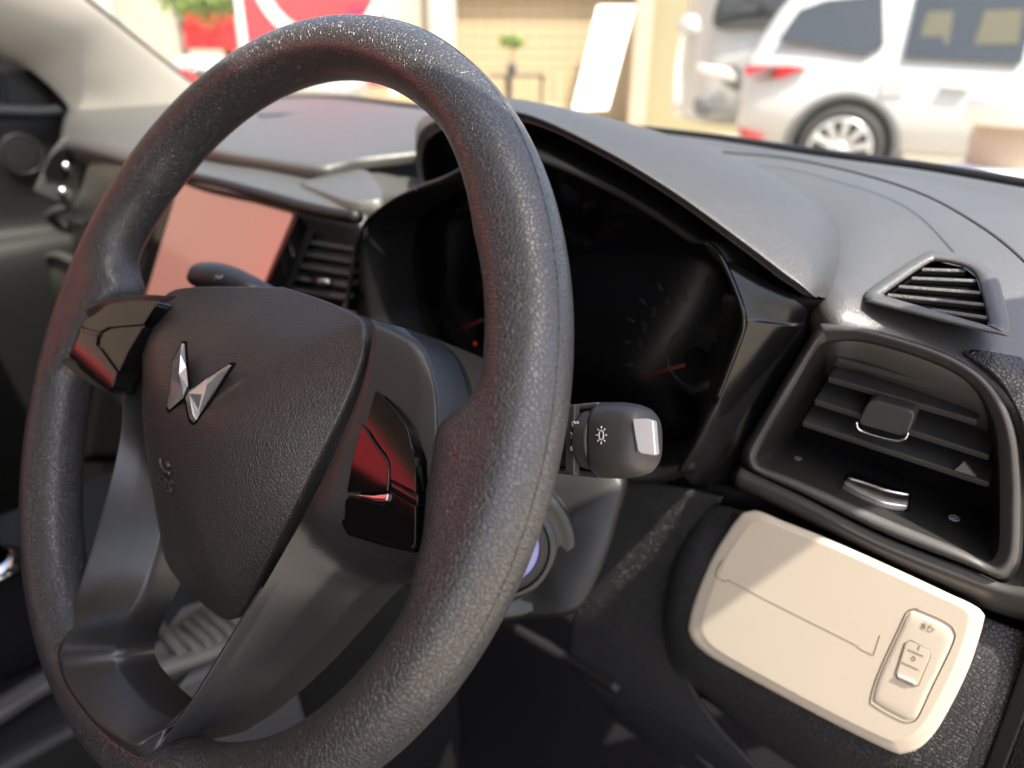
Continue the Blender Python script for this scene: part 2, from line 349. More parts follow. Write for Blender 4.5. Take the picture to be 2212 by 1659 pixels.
# ---- button clusters
def poly_px(pts, z): return [PW(x, y, z) for x, y in pts]
def zr(x, y): return -0.0015
cR = [(813.7, 844), (804, 850), (789, 868), (779.5, 906.4), (760, 992), (745, 1078), (743, 1127), (755, 1149), (826, 1171), (889.6, 1185), (897, 1173), (898, 1090), (899, 1065.5), (895.7, 992), (879.8, 926), (855.3, 887), (823.5, 852.6)]
def grow(pts, s): c = np.mean(pts, axis=0); return [tuple(c+(np.array(p)-c)*s) for p in pts]
def cluster(label, outline, z0, pieces):
    base = prism('button_panel', poly_px(grow(outline, 1.05), z0), -WN*0.012, PIANO, wheel)
    base['label'] = label
    for nm, pts, lift, m, bev in pieces:
        prism(nm, poly_px(pts, z0+lift), -WN*(0.006+lift), m, base, bev, 3)
cluster('glossy black thumb button panel on the right spoke', cR, 0.0006, [
    ('upper_button', [(813.7, 844), (804, 850), (789, 868), (783, 893), (784, 908), (813.7, 956), (836, 986), (842, 1003), (842.5, 1036), (897.5, 1064), (895.7, 992), (879.8, 926), (855.3, 887), (823.5, 852.6)], 0.0014, PIANO, 0.0004),
    ('lower_button', [(745, 1080), (743, 1127), (755, 1149), (826, 1171), (889.6, 1185), (897, 1173), (898, 1093), (842, 1060), (836, 1083), (830, 1088), (806, 1085), (755, 1070)], 0.0012, PIANO, 0.0004),
    ('centre_button', [(781, 912), (811, 959), (833.5, 988), (838.6, 1004.3), (839.5, 1036), (837, 1062), (760, 1062), (748, 1064), (760, 994)], 0.0022, PIANO, 0.0006),
    ('chrome_wedge', [(754, 1066.5), (806, 1070), (838, 1066), (836, 1079), (829, 1085.5), (806, 1082)], 0.0026, CHROME, 0.0005),
    ('divider_bar', [(844, 1041), (902, 1069), (902, 1091), (844, 1057.5)], 0.0015, PIANO, 0.0004)])
cL = [(335.8, 654), (285.8, 653), (235.8, 661), (185.8, 687.5), (149, 729), (143, 754), (149, 771), (189, 804), (235.8, 841), (244, 837.6), (255.8, 801), (275.8, 759), (310.8, 704), (337.5, 659)]
cluster('glossy black thumb button panel on the left spoke', cL, 0.0085, [
    ('upper_button', [(335.8, 655), (285.8, 654), (235.8, 662), (187, 688), (172, 705), (214, 718), (232, 708), (250, 706), (310, 701), (336, 660)], 0.0012, PIANO, 0.0004),
    ('lower_button', [(168, 712), (150, 730), (144, 754), (150, 771), (189, 803), (235.8, 840), (243, 836), (252, 803), (215, 752), (207, 746), (210, 724)], 0.0012, PIANO, 0.0004),
    ('centre_button', [(218, 738), (236, 716), (308, 706), (276, 758), (258, 796), (222, 750)], 0.002, PIANO, 0.0005),
    ('divider_bar', [(171, 706), (212, 719), (209, 726), (166, 713)], 0.0016, PIANO, 0.0004)])
# ================================================================== COLUMN COVER, STALKS
colm = thing('steering_column_cover', 'dark plastic steering column cover with round start button behind the wheel', 'column cover', WL(0, -0.03, -0.15))
sec = []
for z, sx, yt, yb in ((-0.035, .062, .046, -.06), (-0.06, .074, .052, -.075), (-0.10, .082, .055, -.085), (-0.15, .088, .054, -.092), (-0.21, .086, .050, -.10), (-0.24, .08, .045, -.10)):
    ring = []
    for a in np.linspace(0, 2*math.pi, 48, endpoint=False):
        c, s = math.cos(a), math.sin(a); x = sx*math.copysign(abs(c)**0.55, c)
        y = (yt+yb)/2+(yt-yb)/2*math.copysign(abs(s)**0.62, s); ring.append(WL(x, y, z))
    sec.append(ring)
loft('shroud', sec, mat('shroud_black', (.006, .006, .006), .45, spec=.4), colm, caps=True)
# lobe with the round start button on the right of the column
ax = np.array([0.62, -0.62, 0.30]); ax /= np.linalg.norm(ax); e1 = np.cross(ax, [0, 0, 1]); e1 /= np.linalg.norm(e1); e2 = np.cross(e1, ax)
bc = PW(1088, 1180, -0.135); KS = 1.45
def disc_ring(r, h, n=64, k=1.0): return [bc+ax*h+e1*r*KS*math.cos(a)*k+e2*r*KS*math.sin(a) for a in np.linspace(0, 2*math.pi, n, endpoint=False)]
lobe = [PW(1345, 1020, -0.165), PW(1335, 1120, -0.165), PW(1290, 1250, -0.16), PW(1235, 1325, -0.155), PW(1140, 1338, -0.15), PW(1040, 1330, -0.14), PW(960, 1240, -0.13), PW(950, 1100, -0.13), PW(1040, 1010, -0.14), PW(1200, 985, -0.155)]
pillow('lobe', lobe, ax, 0.004, mat('shroud_black', (.006, .006, .006), .45), colm, skirt=0.05, power=6)
loft('button_bezel', [disc_ring(.0285, -.004), disc_ring(.0280, .0050), disc_ring(.0265, .0068), disc_ring(.0240, .0066), disc_ring(.0215, .0040), disc_ring(.0205, .0044), disc_ring(.0190, .0070), disc_ring(.0175, .0068)], mat('ring_black', (.012, .012, .012), .32), colm)
loft('button_ring', [disc_ring(.0178, .0040), disc_ring(.0165, .0062), disc_ring(.0135, .0062)], DARK, colm)
loft('start_button', [disc_ring(.0134, .004), disc_ring(.0130, .0066), disc_ring(.0105, .0072), disc_ring(.0004, .0072)], BUTTONGLOW, colm)
# right light stalk
st = thing('light_switch_stalk', 'black light switch stalk with printed lamp symbols and silver end cap, right of the wheel', 'stalk', WL(0.09, 0.03, -0.09))
sa, sb = PW(1130, 948, -0.086), PW(1408, 952, -0.072)
axs = (sb-sa)/np.linalg.norm(sb-sa); toC = CAM-(sa+sb)/2; upx = np.cross(axs, toC); upx /= np.linalg.norm(upx); upx = upx if upx[2] > 0 else -upx; fx = np.cross(upx, axs); fx = fx if fx@toC > 0 else -fx
Ls = np.linalg.norm(sb-sa); up1 = lambda t: sa+axs*Ls*t
def sring(t, rh, rf, pw=0.75, n=40, dz=0): return [up1(t)+upx*(dz+rh*math.copysign(abs(math.sin(a))**pw, math.sin(a)))+fx*rf*math.copysign(abs(math.cos(a))**pw, math.cos(a)) for a in np.linspace(0, 2*math.pi, n, endpoint=False)]
H1 = 0.0165
loft('handle_end', [sring(.665, H1*.96, .0123), sring(.70, H1, .013), sring(.81, H1*.985, .013), sring(.89, H1*.93, .0125), sring(.95, H1*.84, .0115), sring(.985, H1*.70, .0095), sring(1.0, H1*.45, .007), sring(1.003, H1*.1, .002)], MID, st, caps=True)
loft('handle_neck', [sring(-.25, .008, .008), sring(.1, .0105, .0105), sring(.18, H1*.72, .0095), sring(.40, H1*.78, .0098), sring(.68, H1*.80, .010)], DARK, st, caps=True)
dial = loft('ribbed_dial', [[up1(t)+upx*(r*math.sin(a))+fx*(r*math.cos(a)) for a in np.linspace(0, 2*math.pi, 140, endpoint=False) for r in [0.0134+(0.0004 if int(a/(2*math.pi)*140+.5) % 2 else 0)]] for t in (.575, .585, .655, .67)], MID, st, caps=True)
for t0, t1 in ((.49, .56), (.30, .38)):
    box_pts = [up1(t)+upx*u+fx*0.0108 for t, u in ((t0, .0138), (t1, .0155), (t1, -.0155), (t0, -.0138))]
    prism('switch_bridge', box_pts, -fx*0.004, MID, st, 0.0006)
prism('top_bridge', [up1(t)+upx*u+fx*.006 for t, u in ((.1, .0140), (.68, .0164), (.68, .0135), (.1, .0115))], -fx*.012, MID, st, .001)
prism('bottom_bridge', [up1(t)+upx*u+fx*.005 for t, u in ((.1, -.012), (.68, -.0135), (.68, -.0164), (.1, -.0150))], -fx*.011, MID, st, .001)
# silver cap
capn = (fx+axs*0.35); capn /= np.linalg.norm(capn)
pl0 = up1(.93)+fx*.0122
cap = [PP(x, y, pl0, capn) for x, y in [(1367, 905), (1395, 904), (1413, 908), (1419, 982), (1412, 984), (1386, 980), (1378, 975), (1370, 930)]]
prism('silver_cap', [p+capn*.0012 for p in cap], -capn*.006, SILVER, st, .0008)
def stalk_icon(px, py, lines, r=0.0003, lift=0.0004, off=.0131):
    o = PP(px, py, up1(.5)+fx*off, fx); ux = axs; uy = upx
    for L in lines: tube('lamp_symbol', [o+fx*lift+ux*a+uy*b for a, b in L], r, ICON, st, 6)
circ = lambda rx, ry, cx=0, cy0=0, k=14: [(cx+rx*math.cos(a), cy0+ry*math.sin(a)) for a in np.linspace(0, 2*math.pi, k)]
stalk_icon(1300, 940, [circ(.0012, .0020)]+[[(.0019*math.cos(a), .0027*math.sin(a)), (.0028*math.cos(a), .0038*math.sin(a))] for a in np.linspace(math.pi/2, 2.5*math.pi, 9)[:-1]])
stalk_icon(1244, 916, [[(-.0016, -.001), (-.0016, .001), (-.0006, .001), (-.0002, 0), (-.0006, -.001), (-.0016, -.001)], [(.0004, .001), (.0014, .0009), (.0016, 0), (.0014, -.0009), (.0004, -.001), (.0004, .001)]], .0003, off=.0112)
stalk_icon(1240, 941, [[(-.0015, .0013), (.0015, -.0013)], [(-.0015, -.0013), (.0015, .0013)], [(-.0016, 0), (.0016, 0)]], .0003, off=.0112)
stalk_icon(1239, 968, [circ(.0006, .0009, -.0006), [(.0006, 0), (.003, .0002)]], .0003, off=.0112)
# left wiper stalk
sl = thing('wiper_stalk', 'slim dark wiper stalk reaching out behind the left of the wheel', 'stalk', WL(-0.07, 0.04, -0.09))
lp = [PW(760, 690, -.10), PW(620, 655, -.085), PW(545, 622, -.076), PW(490, 602, -.07), PW(440, 595, -.066), PW(418, 603, -.064)]
fl = cr(lp, 24); tube('stalk_arm', fl, [.007, .0075, .0085, .0105, .0125, .0120, .007], MID, sl, 20, flat=0.75)
tube('stalk_print', [PW(x, y, -.058) for x, y in [(462, 605), (468, 596), (474, 602), (480, 596)]], .0006, ICON, sl, 6)
# ================================================================== DASHBOARD
dash = thing('dashboard', 'dark grey dashboard with instrument hood, air vents, screen and cream switch panel', 'dashboard', (-0.35, 0.35, -0.3))
far = [PX(150, 238, -1.05), PX(300, 229, -1.045), PX(430, 221, -1.03), PZ(600, 213, .085), PZ(720, 213, .09), PZ(900, 235, .087), PZ(1200, 266, .082), PZ(1500, 299, .077), PZ(1750, 337, .075), PZ(1980, 368, .073), PZ(2212, 408, .070), PZ(2480, 455, .066)]
near = [PY(128, 300, .285), PY(190, 313, .255), PY(260, 330, .225), PZ(345, 352, .046), PZ(430, 376, .045), PZ(600, 412, .043), PY(785, 462, .20), PY(860, 430, .275), PY(1000, 400, .35), PY(1250, 400, .36), PY(1500, 480, .34), PY(1700, 590, .26), PY(1790, 655, .205), PY(1890, 692, .205), PY(2140, 790, .205), PY(2420, 960, .21)]
F, Nn = cr(far, 60), cr(near, 60)
def top_row(t, bulge): return [F[i]*(1-t)+Nn[i]*t+np.array([0, 0, bulge*math.sin(math.pi*t)]) for i in range(60)]
rows = [[p+np.array([0, .03, -.03]) for p in F]]+[top_row(t, .006) for t in (0, .15, .3, .45, .6, .75, .88, .96)]+[[p+np.array([0, -.002, -.006]) for p in Nn], [p+np.array([0, .002, -.02]) for p in Nn], [p+np.array([0, .03, -.05]) for p in Nn]]
patch('dash_top', rows, DASH, dash, nu=120, nv=60, thick=.004)
# raised centre pad in front of the passenger, with a rolled near edge
pn = [PZ(330, 300, .060), PZ(440, 334, .056), PZ(560, 356, .054), PZ(680, 374, .053), PZ(735, 368, .055), PZ(790, 356, .057), PZ(900, 344, .06), PZ(960, 338, .062)]
pf = [PZ(380, 262, .070), PZ(470, 250, .078), PZ(560, 242, .083), PZ(650, 238, .087), PZ(710, 237, .089), PZ(770, 238, .089), PZ(850, 245, .088), PZ(930, 252, .087)]
A, Bq = cr(pf, 40), cr(pn, 40); up_ = np.array([0, 0, 1.0])
patch('centre_pad', [A-up_*.006, A+up_*.005, A*.6+Bq*.4+up_*.010, A*.25+Bq*.75+up_*.010, A*.05+Bq*.95+up_*.008, Bq+up_*.005, Bq-up_*.004], DASH, dash, 60, 30, .003)
tube('pad_seam', [p+up_*.0095 for p in cr([PZ(560, 268, .076), PZ(700, 262, .078), PZ(860, 268, .077)], 16)], .0012, DARK, dash, 6)
# raised insert left of the hood
ins = [PZ(640, 395, .047), PZ(720, 372, .052), PZ(775, 362, .054), PZ(800, 372, .053), PZ(828, 412, .048), PZ(830, 432, .045), PZ(760, 440, .042)]
pillow('tray_insert', rounded(ins, .012), np.array([0, -.25, .97]), .002, DASH, dash, skirt=.012, power=4, smoothed=False)
# seam across the right of the dash top, and strip along the windscreen
sm = [PZ(1560, 338, .073), PZ(1700, 352, .073), PZ(1850, 385, .072), PZ(1990, 432, .069), PZ(2110, 500, .064), PZ(2200, 572, .057), PZ(2290, 670, .046)]
tube('dash_seam', [p+up_*.0035 for p in cr(sm, 30)], .0008, MID, dash, 8)
#tube('dash_ledge', [p+up_*.004+np.array([0, -.004, 0]) for p in cr([PZ(1560, 322, .075), PZ(1760, 352, .073), PZ(1980, 385, .072), PZ(2212, 425, .069), PZ(2400, 460, .066)], 30)], .005, DASH, dash, 10)
# ---- instrument hood
lip = [PY(928, 425, .265), PY(903, 375, .265), PY(904, 310, .262), PY(935, 272, .25), PY(1040, 248, .228), PY(1145, 255, .213), PY(1300, 326, .200), PY(1450, 416, .195), PY(1600, 524, .190), PY(1700, 600, .188), PY(1757, 640, .188)]
rdg = [PY(945, 430, .30), PY(918, 375, .315), PY(908, 300, .32), PY(925, 262, .32), PY(1010, 236, .315), PY(1110, 227, .31), PY(1300, 254, .31), PY(1500, 309, .315), PY(1655, 372, .31), PY(1765, 455, .285), PY(1797, 545, .245)]
rdg = rdg[:-1]+[PY(1797, 540, .25), PY(1790, 605, .22), PY(1768, 640, .20)]; lip = lip[:-1]+[PY(1728, 618, .188), PY(1752, 636, .190), PY(1764, 643, .197)]
LP, RG = cr(lip, 60), cr(rdg, 60)
wv = [math.sin(math.pi*min(1, max(0, (i-6)/50)))**.5 if 6 < i < 56 else 0 for i in range(60)]
mid1 = [LP[i]*.5+RG[i]*.5+np.array([0, -.008*wv[i], .0085*wv[i]]) for i in range(60)]
cen = np.array([.03, .30, .0])
inn = [p+(cen-p)*.035 for p in LP]; und = [p+(cen-p)*.05+np.array([0, .05, 0]) for p in LP]; und2 = [p+(cen-p)*.10+np.array([0, .12, -.01]) for p in LP]
bk = [p+np.array([0, .05, -.02]) for p in RG]; bk2 = [p+np.array([0, .10, -.075]) for p in RG]
patch('instrument_hood', [bk2, bk, RG, mid1, [LP[i]*.86+mid1[i]*.14+np.array([0, -.0035*wv[i], .0022*wv[i]]) for i in range(60)], LP, [p+(cen-p)*.02+np.array([0, .001, 0]) for p in LP], inn], HOOD, dash, 90, 50, 0)
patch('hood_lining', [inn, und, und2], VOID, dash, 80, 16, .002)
# ---- instrument cluster
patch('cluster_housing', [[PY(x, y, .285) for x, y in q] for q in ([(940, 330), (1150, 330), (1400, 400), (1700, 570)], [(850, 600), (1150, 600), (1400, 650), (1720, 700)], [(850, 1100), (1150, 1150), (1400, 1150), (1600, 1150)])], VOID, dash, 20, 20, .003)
co = [(900, 408), (850, 432), (800, 470), (782, 500), (778, 560), (784, 640), (800, 720), (850, 800), (950, 880), (1080, 960), (1220, 1010), (1380, 1040), (1470, 1020), (1490, 985), (1545, 870), (1592, 750), (1607, 700), (1600, 655), (1570, 580), (1545, 540), (1525, 526), (1490, 520), (1430, 480), (1330, 420), (1200, 360), (1090, 330), (1010, 360), (950, 390)]
outer = [PY(x, y, .199) for x, y in co]; cc_ = np.mean(outer, axis=0)
sc_ = lambda s, dy: [cc_+(p-cc_)*s+np.array([0, dy, 0]) for p in outer]
cl = ring_frame('cluster_bezel', [sc_(1.06, .03), sc_(1.03, .006), sc_(1.0, 0), sc_(.975, .003), sc_(.955, .02), sc_(.93, .05)], mat('bezel_black', (.006, .006, .006), .45, spec=.3), dash, 160)
for k0, k1 in ((14, 21), (0, 6)): tube('bezel_edge', [PY(*co[k], .1985) for k in range(k0, k1)], .0016, PIANO, cl, 8, 40)
lens = pillow('cluster_lens', sc_(.95, .047), np.array([0, -1.0, 0]), .001, LENS, dash, smoothed=True, n=120, power=8)
def dial_pt(px, py): return PY(px, py, .2448)
dc = dial_pt(1502, 775)
ringp = lambda c, r, a0=0, a1=2*math.pi, k=50: [c+np.array([r*math.cos(a), 0, r*math.sin(a)]) for a in np.linspace(a0, a1, k)]
DIAL = mat('dial_print', (0.014, 0.017, 0.026), 0.5); tube('dial_ring', ringp(dc, .020), .0006, DIAL, lens, 6)
disc('dial_hub', dc, (0, -1, 0), .007, .003, VOID, lens)
tube('needle', [dial_pt(1388, 812), dial_pt(1488, 786)], [.0005, .0013], NEEDLE, lens, 8)
tube('needle', [dial_pt(985, 715), dial_pt(1045, 690)], [.0004, .0010], NEEDLE, lens, 8)
tube('warning_lamp', [dial_pt(1026, 742), dial_pt(1028, 742)], .0012, mat('warning_red', (.6, .02, .01), .5, emit=(1, .04, .02), estr=.10), lens, 8)
for k, a in enumerate(np.linspace(math.radians(200), math.radians(70), 8)):
    text('dial_number', str(k), .009, dc+np.array([.040*math.cos(a), 0, .040*math.sin(a)]), (1, 0, 0), (0, 0, 1), DIAL, lens, .0001)
    tube('dial_tick', [dc+np.array([r*math.cos(a), 0, r*math.sin(a)]) for r in (.048, .054)], .0006, DIAL, lens, 5)
# flange between cluster and right vent
fl_ = [[(1528, 530), (1600, 575), (1680, 620), (1752, 650)], [(1575, 590), (1640, 620), (1700, 645), (1750, 668)], [(1606, 680), (1655, 690), (1705, 695), (1745, 690)], [(1606, 712), (1660, 715), (1700, 722), (1735, 735)], [(1560, 840), (1610, 845), (1650, 850), (1672, 860)], [(1505, 960), (1540, 970), (1575, 985), (1600, 1000)], [(1470, 1020), (1490, 1040), (1510, 1050), (1540, 1060)]]
patch('cluster_flange', [[PY(x, y, .1985+.006*i+(0.012 if k > 3 else 0)*(i/3)) for i, (x, y) in enumerate(r)] for k, r in enumerate(fl_)], mat('satin_black', (.012, .012, .013), .22, spec=.5), dash, 24, 50, .003)
# ---- centre: stack face, screen, vent
patch('stack_face', [[PY(x, y, Y) for x, y in r] for r, Y in (([(300, 365), (480, 400), (660, 435), (800, 470)], .205), ([(270, 460), (440, 500), (600, 540), (790, 590)], .215), ([(230, 700), (400, 730), (560, 750), (800, 770)], .20), ([(180, 1000), (380, 1000), (560, 1000), (800, 1000)], .20))], DARK, dash, 30, 30, .004)
s0, sn = plane3(PY(632, 462, .188), PY(420, 404, .188), PY(556, 640, .160))
sq = [(388, 394), (632, 462), (530, 700), (300, 690)]
scr = prism('touch_screen', rounded([PP(x, y, s0-sn*.001, sn) for x, y in [(372, 384), (641, 455), (640, 475), (530, 715), (270, 700)]], .01), -sn*.014, PIANO, dash, .001)
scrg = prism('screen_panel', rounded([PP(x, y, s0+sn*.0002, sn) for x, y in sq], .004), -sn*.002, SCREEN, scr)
tube('screen_brow', [PY(x, y, .19) for x, y in [(390, 378), (470, 396), (560, 420), (650, 446), (720, 462), (775, 470)]], .005, DARK, dash, 10, 20)
def vent_slats(name, parent, lines, Y, m, r=.0012, flat=1, depth=.012):
    for (a, b) in lines:
        A_, B_ = PY(*a, Y), PY(*b, Y); u = (B_-A_)/np.linalg.norm(B_-A_); v = np.array([0, .97, .1])
        prism(name, [A_+np.array([0, 0, r]), B_+np.array([0, 0, r]), B_-np.array([0, 0, r]), A_-np.array([0, 0, r])], v*depth, m, parent, .0004, 2)
cvo = [(655, 462), (772, 470), (768, 540), (745, 672), (700, 690), (590, 650)]
cvi = [(690, 476), (768, 482), (764, 540), (742, 662), (700, 680), (622, 640)]
cv = prism('centre_vent', rounded([PY(x, y, .222) for x, y in cvi], .004), np.array([0, .02, 0]), VOID, dash)
ring_frame('vent_frame', [rounded([PY(x, y, .210) for x, y in [(640, 455), (776, 466), (774, 540), (752, 680), (700, 700), (575, 655)]], .006), rounded([PY(x, y, .198) for x, y in cvo], .005), rounded([PY(x, y, .198) for x, y in cvi], .004), rounded([PY(x, y, .222) for x, y in cvi], .004)], MID, cv, 96)
for k in range(6):
    t = k/5; a = (680-t*60, 497+t*128); b = (768-t*20, 512+t*132)
    vent_slats('slat', cv, [(a, b)], .203, mat('slat_grey', (.24, .23, .21), .45), r=.0019)
tube('chrome_tab', [PY(x, y, .199) for x, y in [(660, 603), (712, 610)]], .0028, CHROME, cv, 12)
# ---- right air vent
VB = [(1785, 701), (1872, 712), (2018, 755), (2109, 803), (2164, 865), (2193, 938), (2204, 1029), (2204, 1102), (2200, 1190), (2185, 1232), (2160, 1251), (2091, 1222), (1908, 1151), (1726, 1062), (1640, 1024), (1617, 1005), (1613, 974), (1640, 925), (1690, 840), (1748, 745), (1768, 712)]
def vb(s, Y, dx=0, dy=0): c = np.mean(VB, axis=0); return [PY(*(c+(np.array(p)-c)*s+np.array([dx, dy])), Y) for p in VB]
VI = [(1800, 735), (1872, 735), (2005, 775), (2090, 820), (2135, 880), (2155, 950), (2160, 1040), (2160, 1100), (2158, 1180), (2140, 1212), (2115, 1205), (2060, 1180), (1900, 1115), (1730, 1040), (1655, 1012), (1637, 1000), (1636, 980), (1660, 930), (1700, 860), (1760, 760), (1780, 740)]
vt = ring_frame('side_vent', [vb(1.03, .215), vb(1.0, .196), vb(.975, .1915), [PY(*(np.array(VI[i])*.5+np.array(VB[i])*.5), .1920) for i in range(len(VI))], [PY(x, y, .196) for x, y in VI]], MID, dash, 160)
bk_ = [(1812, 770), (1872, 770), (1995, 805), (2075, 850), (2115, 905), (2128, 960), (2138, 1040), (2139, 1080), (2139, 1095), (2138, 1100), (2120, 1095), (2060, 1075), (1900, 1012), (1760, 955), (1722, 940), (1716, 936), (1718, 930), (1735, 900), (1760, 855), (1800, 785), (1806, 775)]
loft('vent_well', [cr([PY(x, y, .196) for x, y in VI], 120, True), cr([PY(x, y, .236) for x, y in bk_], 120, True)], mat('vent_well_dark', (.016, .0155, .015), .45, bump=('noise', 900, .0003)), vt)
prism('vent_back', [PY(x, y, .2365) for x, y in bk_], np.array([0, .01, 0]), VOID, vt)
VANE = mat('vane_grey', (.045, .044, .043), .4, spec=.5)
for a, b in [((1806, 772), (2070, 845)), ((1788, 814), (2112, 908)), ((1759, 863), (2138, 984)), ((1733, 910), (2138, 1043))]:
    A_, B_ = PY(*a, .207), PY(*b, .207); D_ = np.array([0, .024, .0075])
    prism('vane', [A_, B_, B_+D_, A_+D_], np.array([0, .0008, -.0034]), VANE, vt, .0008)
tabc = [PY(x, y, .199) for x, y in [(1885, 868), (1978, 892), (1965, 940), (1925, 938), (1853, 918)]]
prism('vane_tab', rounded([PY(x, y, .2005) for x, y in [(1878, 862), (1980, 890), (1958, 946), (1850, 916)]], .004), np.array([0, .012, .002]), VANE, vt, .001)
tube('tab_chrome', [PY(x, y, .1992) for x, y in [(1850, 912), (1858, 930), (1905, 946), (1940, 952), (1956, 946), (1962, 934)]], .0006, CHROME, vt, 8, 20)
prism('vane_arrow', [PY(x, y, .2035) for x, y in [(2082, 998), (2108, 1030), (2062, 1016)]], np.array([0, .002, 0]), mat('arrow_grey', (.12, .12, .12), .5), vt)
sh0, shn = plane3(PY(1655, 1012, .196), PY(2120, 1200, .196), PY(1760, 955, .236))
shp = lambda x, y, l=0: PP(x, y, sh0+shn*l, shn)
prism('thumbwheel_slot', rounded([shp(x, y, .0005) for x, y in [(1822, 1030), (1838, 1018), (1968, 1066), (1964, 1102), (1850, 1062)]], .002), -shn*.002, VOID, vt)
tw = [(1832, 1035), (1870, 1046), (1910, 1060), (1945, 1068), (1962, 1070)]; tb = [(1822, 1048), (1860, 1068), (1905, 1086), (1940, 1093), (1960, 1094)]
A_, B_ = cr([shp(x, y, .002) for x, y in tw], 24), cr([shp(x, y, .002) for x, y in tb], 24)
loft('thumbwheel', [[A_[i]-shn*.003, A_[i], A_[i]*.8+B_[i]*.2+shn*.0012, A_[i]*.2+B_[i]*.8+shn*.0012, B_[i], B_[i]-shn*.003] for i in range(24)], mat('knurled_metal', (.35, .34, .33), .3, metal=1.0, bump=('noise', 2200, .0004)), vt, closed_ring=False)
tube('thumbwheel_edge', [p+shn*.0006 for p in A_], .0010, CHROME, vt, 8); tube('thumbwheel_edge', [p+shn*.0006 for p in B_], .0007, CHROME, vt, 8)
oc = shp(1724, 990, .0004); tube('vent_symbol', [oc+np.array([.0016*math.cos(a), .0016*math.sin(a)*.9, 0])*1.0 for a in np.linspace(0, 2*math.pi, 24)], .0004, ICONDARK, vt, 6)
xc = shp(2061, 1119, .0004); ICX = mat('icon_light_grey', (.3, .3, .31), .5)
tube('vent_symbol', [xc+np.array([.0022*math.cos(a), .0024*math.sin(a), 0]) for a in np.linspace(0, 2*math.pi, 24)], .0004, ICX, vt, 6)
for a in (.6, 2.17): tube('vent_symbol', [xc+np.array([.0022*math.cos(a), .0024*math.sin(a), 0])*s for s in (-1, 1)], .0004, ICX, vt, 6)
# trim ledge under the vent
patch('vent_ledge', [[PY(x, y, Y) for x, y in r] for r, Y in (([(1600, 1010), (1720, 1065), (1900, 1155), (2090, 1230), (2170, 1262), (2260, 1270)], .195), ([(1590, 1030), (1715, 1085), (1895, 1178), (2085, 1255), (2180, 1285), (2290, 1300)], .1925), ([(1588, 1042), (1712, 1100), (1892, 1195), (2080, 1278), (2180, 1312), (2290, 1335)], .198), ([(1588, 1050), (1712, 1115), (1892, 1208), (2080, 1298), (2180, 1335), (2290, 1360)], .215))], MID, dash, 50, 16, .002)
# ---- demister vent on the corner of the dash
d0, dn = plane3(PY(1868, 635, .222), PY(2032, 540, .268), PY(2178, 715, .207)); d0 = d0+dn*.001
dmO = [(1868, 637), (1885, 618), (1990, 550), (2032, 541), (2110, 560), (2149, 588), (2168, 640), (2182, 700), (2176, 718), (2150, 722), (1890, 658), (1872, 648)]
dmI = [(1912, 637), (1918, 630), (2002, 572), (2030, 566), (2080, 577), (2108, 598), (2122, 640), (2135, 692), (2132, 700), (2122, 700), (1922, 642), (1916, 640)]
dP = lambda L, l: [PP(x, y, d0+dn*l, dn) for x, y in L]
mixo = lambda t: [tuple(np.array(dmO[i])*(1-t)+np.array(dmI[i])*t) for i in range(len(dmO))]
dv = ring_frame('demister_vent', [dP(dmO, -.006), dP(dmO, .0015), dP(mixo(.12), .0035), dP(mixo(.5), .0042), dP(mixo(.88), .003), dP(dmI, .001), dP(dmI, -.012)], DASH, dash, 120)
prism('vent_back', dP(dmI, -.003), -dn*.003, VOID, dv)
for a, b in [((1990, 585), (2085, 588)), ((1968, 604), (2108, 610)), ((1940, 622), (2118, 636)), ((1915, 640), (2126, 662)), ((2010, 672), (2132, 690))]:
    A_, B_ = PP(*a, d0, dn), PP(*b, d0, dn); prism('slat', [A_, B_, B_+np.array([0, .001, .0014]), A_+np.array([0, .001, .0014])], np.array([0, .006, -.006]), DASH, dv, .0003, 2)
# ---- panels behind and below
patch('face_backing', [[PY(x, y, Y) for x, y in r] for r, Y in (([(1560, 640), (1800, 655), (2000, 730), (2200, 830), (2420, 960)], .212), ([(1540, 800), (1800, 800), (2000, 850), (2200, 900), (2400, 1000)], .24), ([(1480, 1000), (1700, 1060), (1900, 1140), (2100, 1220), (2330, 1300)], .24), ([(1440, 1080), (1650, 1120), (1850, 1200), (2080, 1300), (2330, 1400)], .222), ([(1300, 1400), (1500, 1500), (1700, 1600), (1900, 1700), (2250, 1800)], .25))], DARK, dash, 40, 40, .004)
patch('corner_skin', [[PY(x, y, Y) for x, y, Y in r] for r in ([(2080, 760, .205), (2140, 800, .200), (2180, 850, .197), (2215, 930, .195), (2228, 1030, .194), (2230, 1130, .194), (2222, 1220, .195), (2212, 1265, .197), (2200, 1300, .2)], [(2110, 755, .207), (2180, 800, .203), (2230, 860, .2), (2270, 940, .198), (2290, 1030, .197), (2295, 1130, .197), (2290, 1230, .198), (2280, 1290, .2), (2270, 1330, .203)], [(2200, 770, .215), (2270, 810, .213), (2330, 860, .213), (2380, 950, .213), (2410, 1050, .213), (2420, 1150, .213), (2410, 1260, .213), (2400, 1330, .215), (2390, 1380, .215)])], DASHLOW, dash, 40, 24, .003)
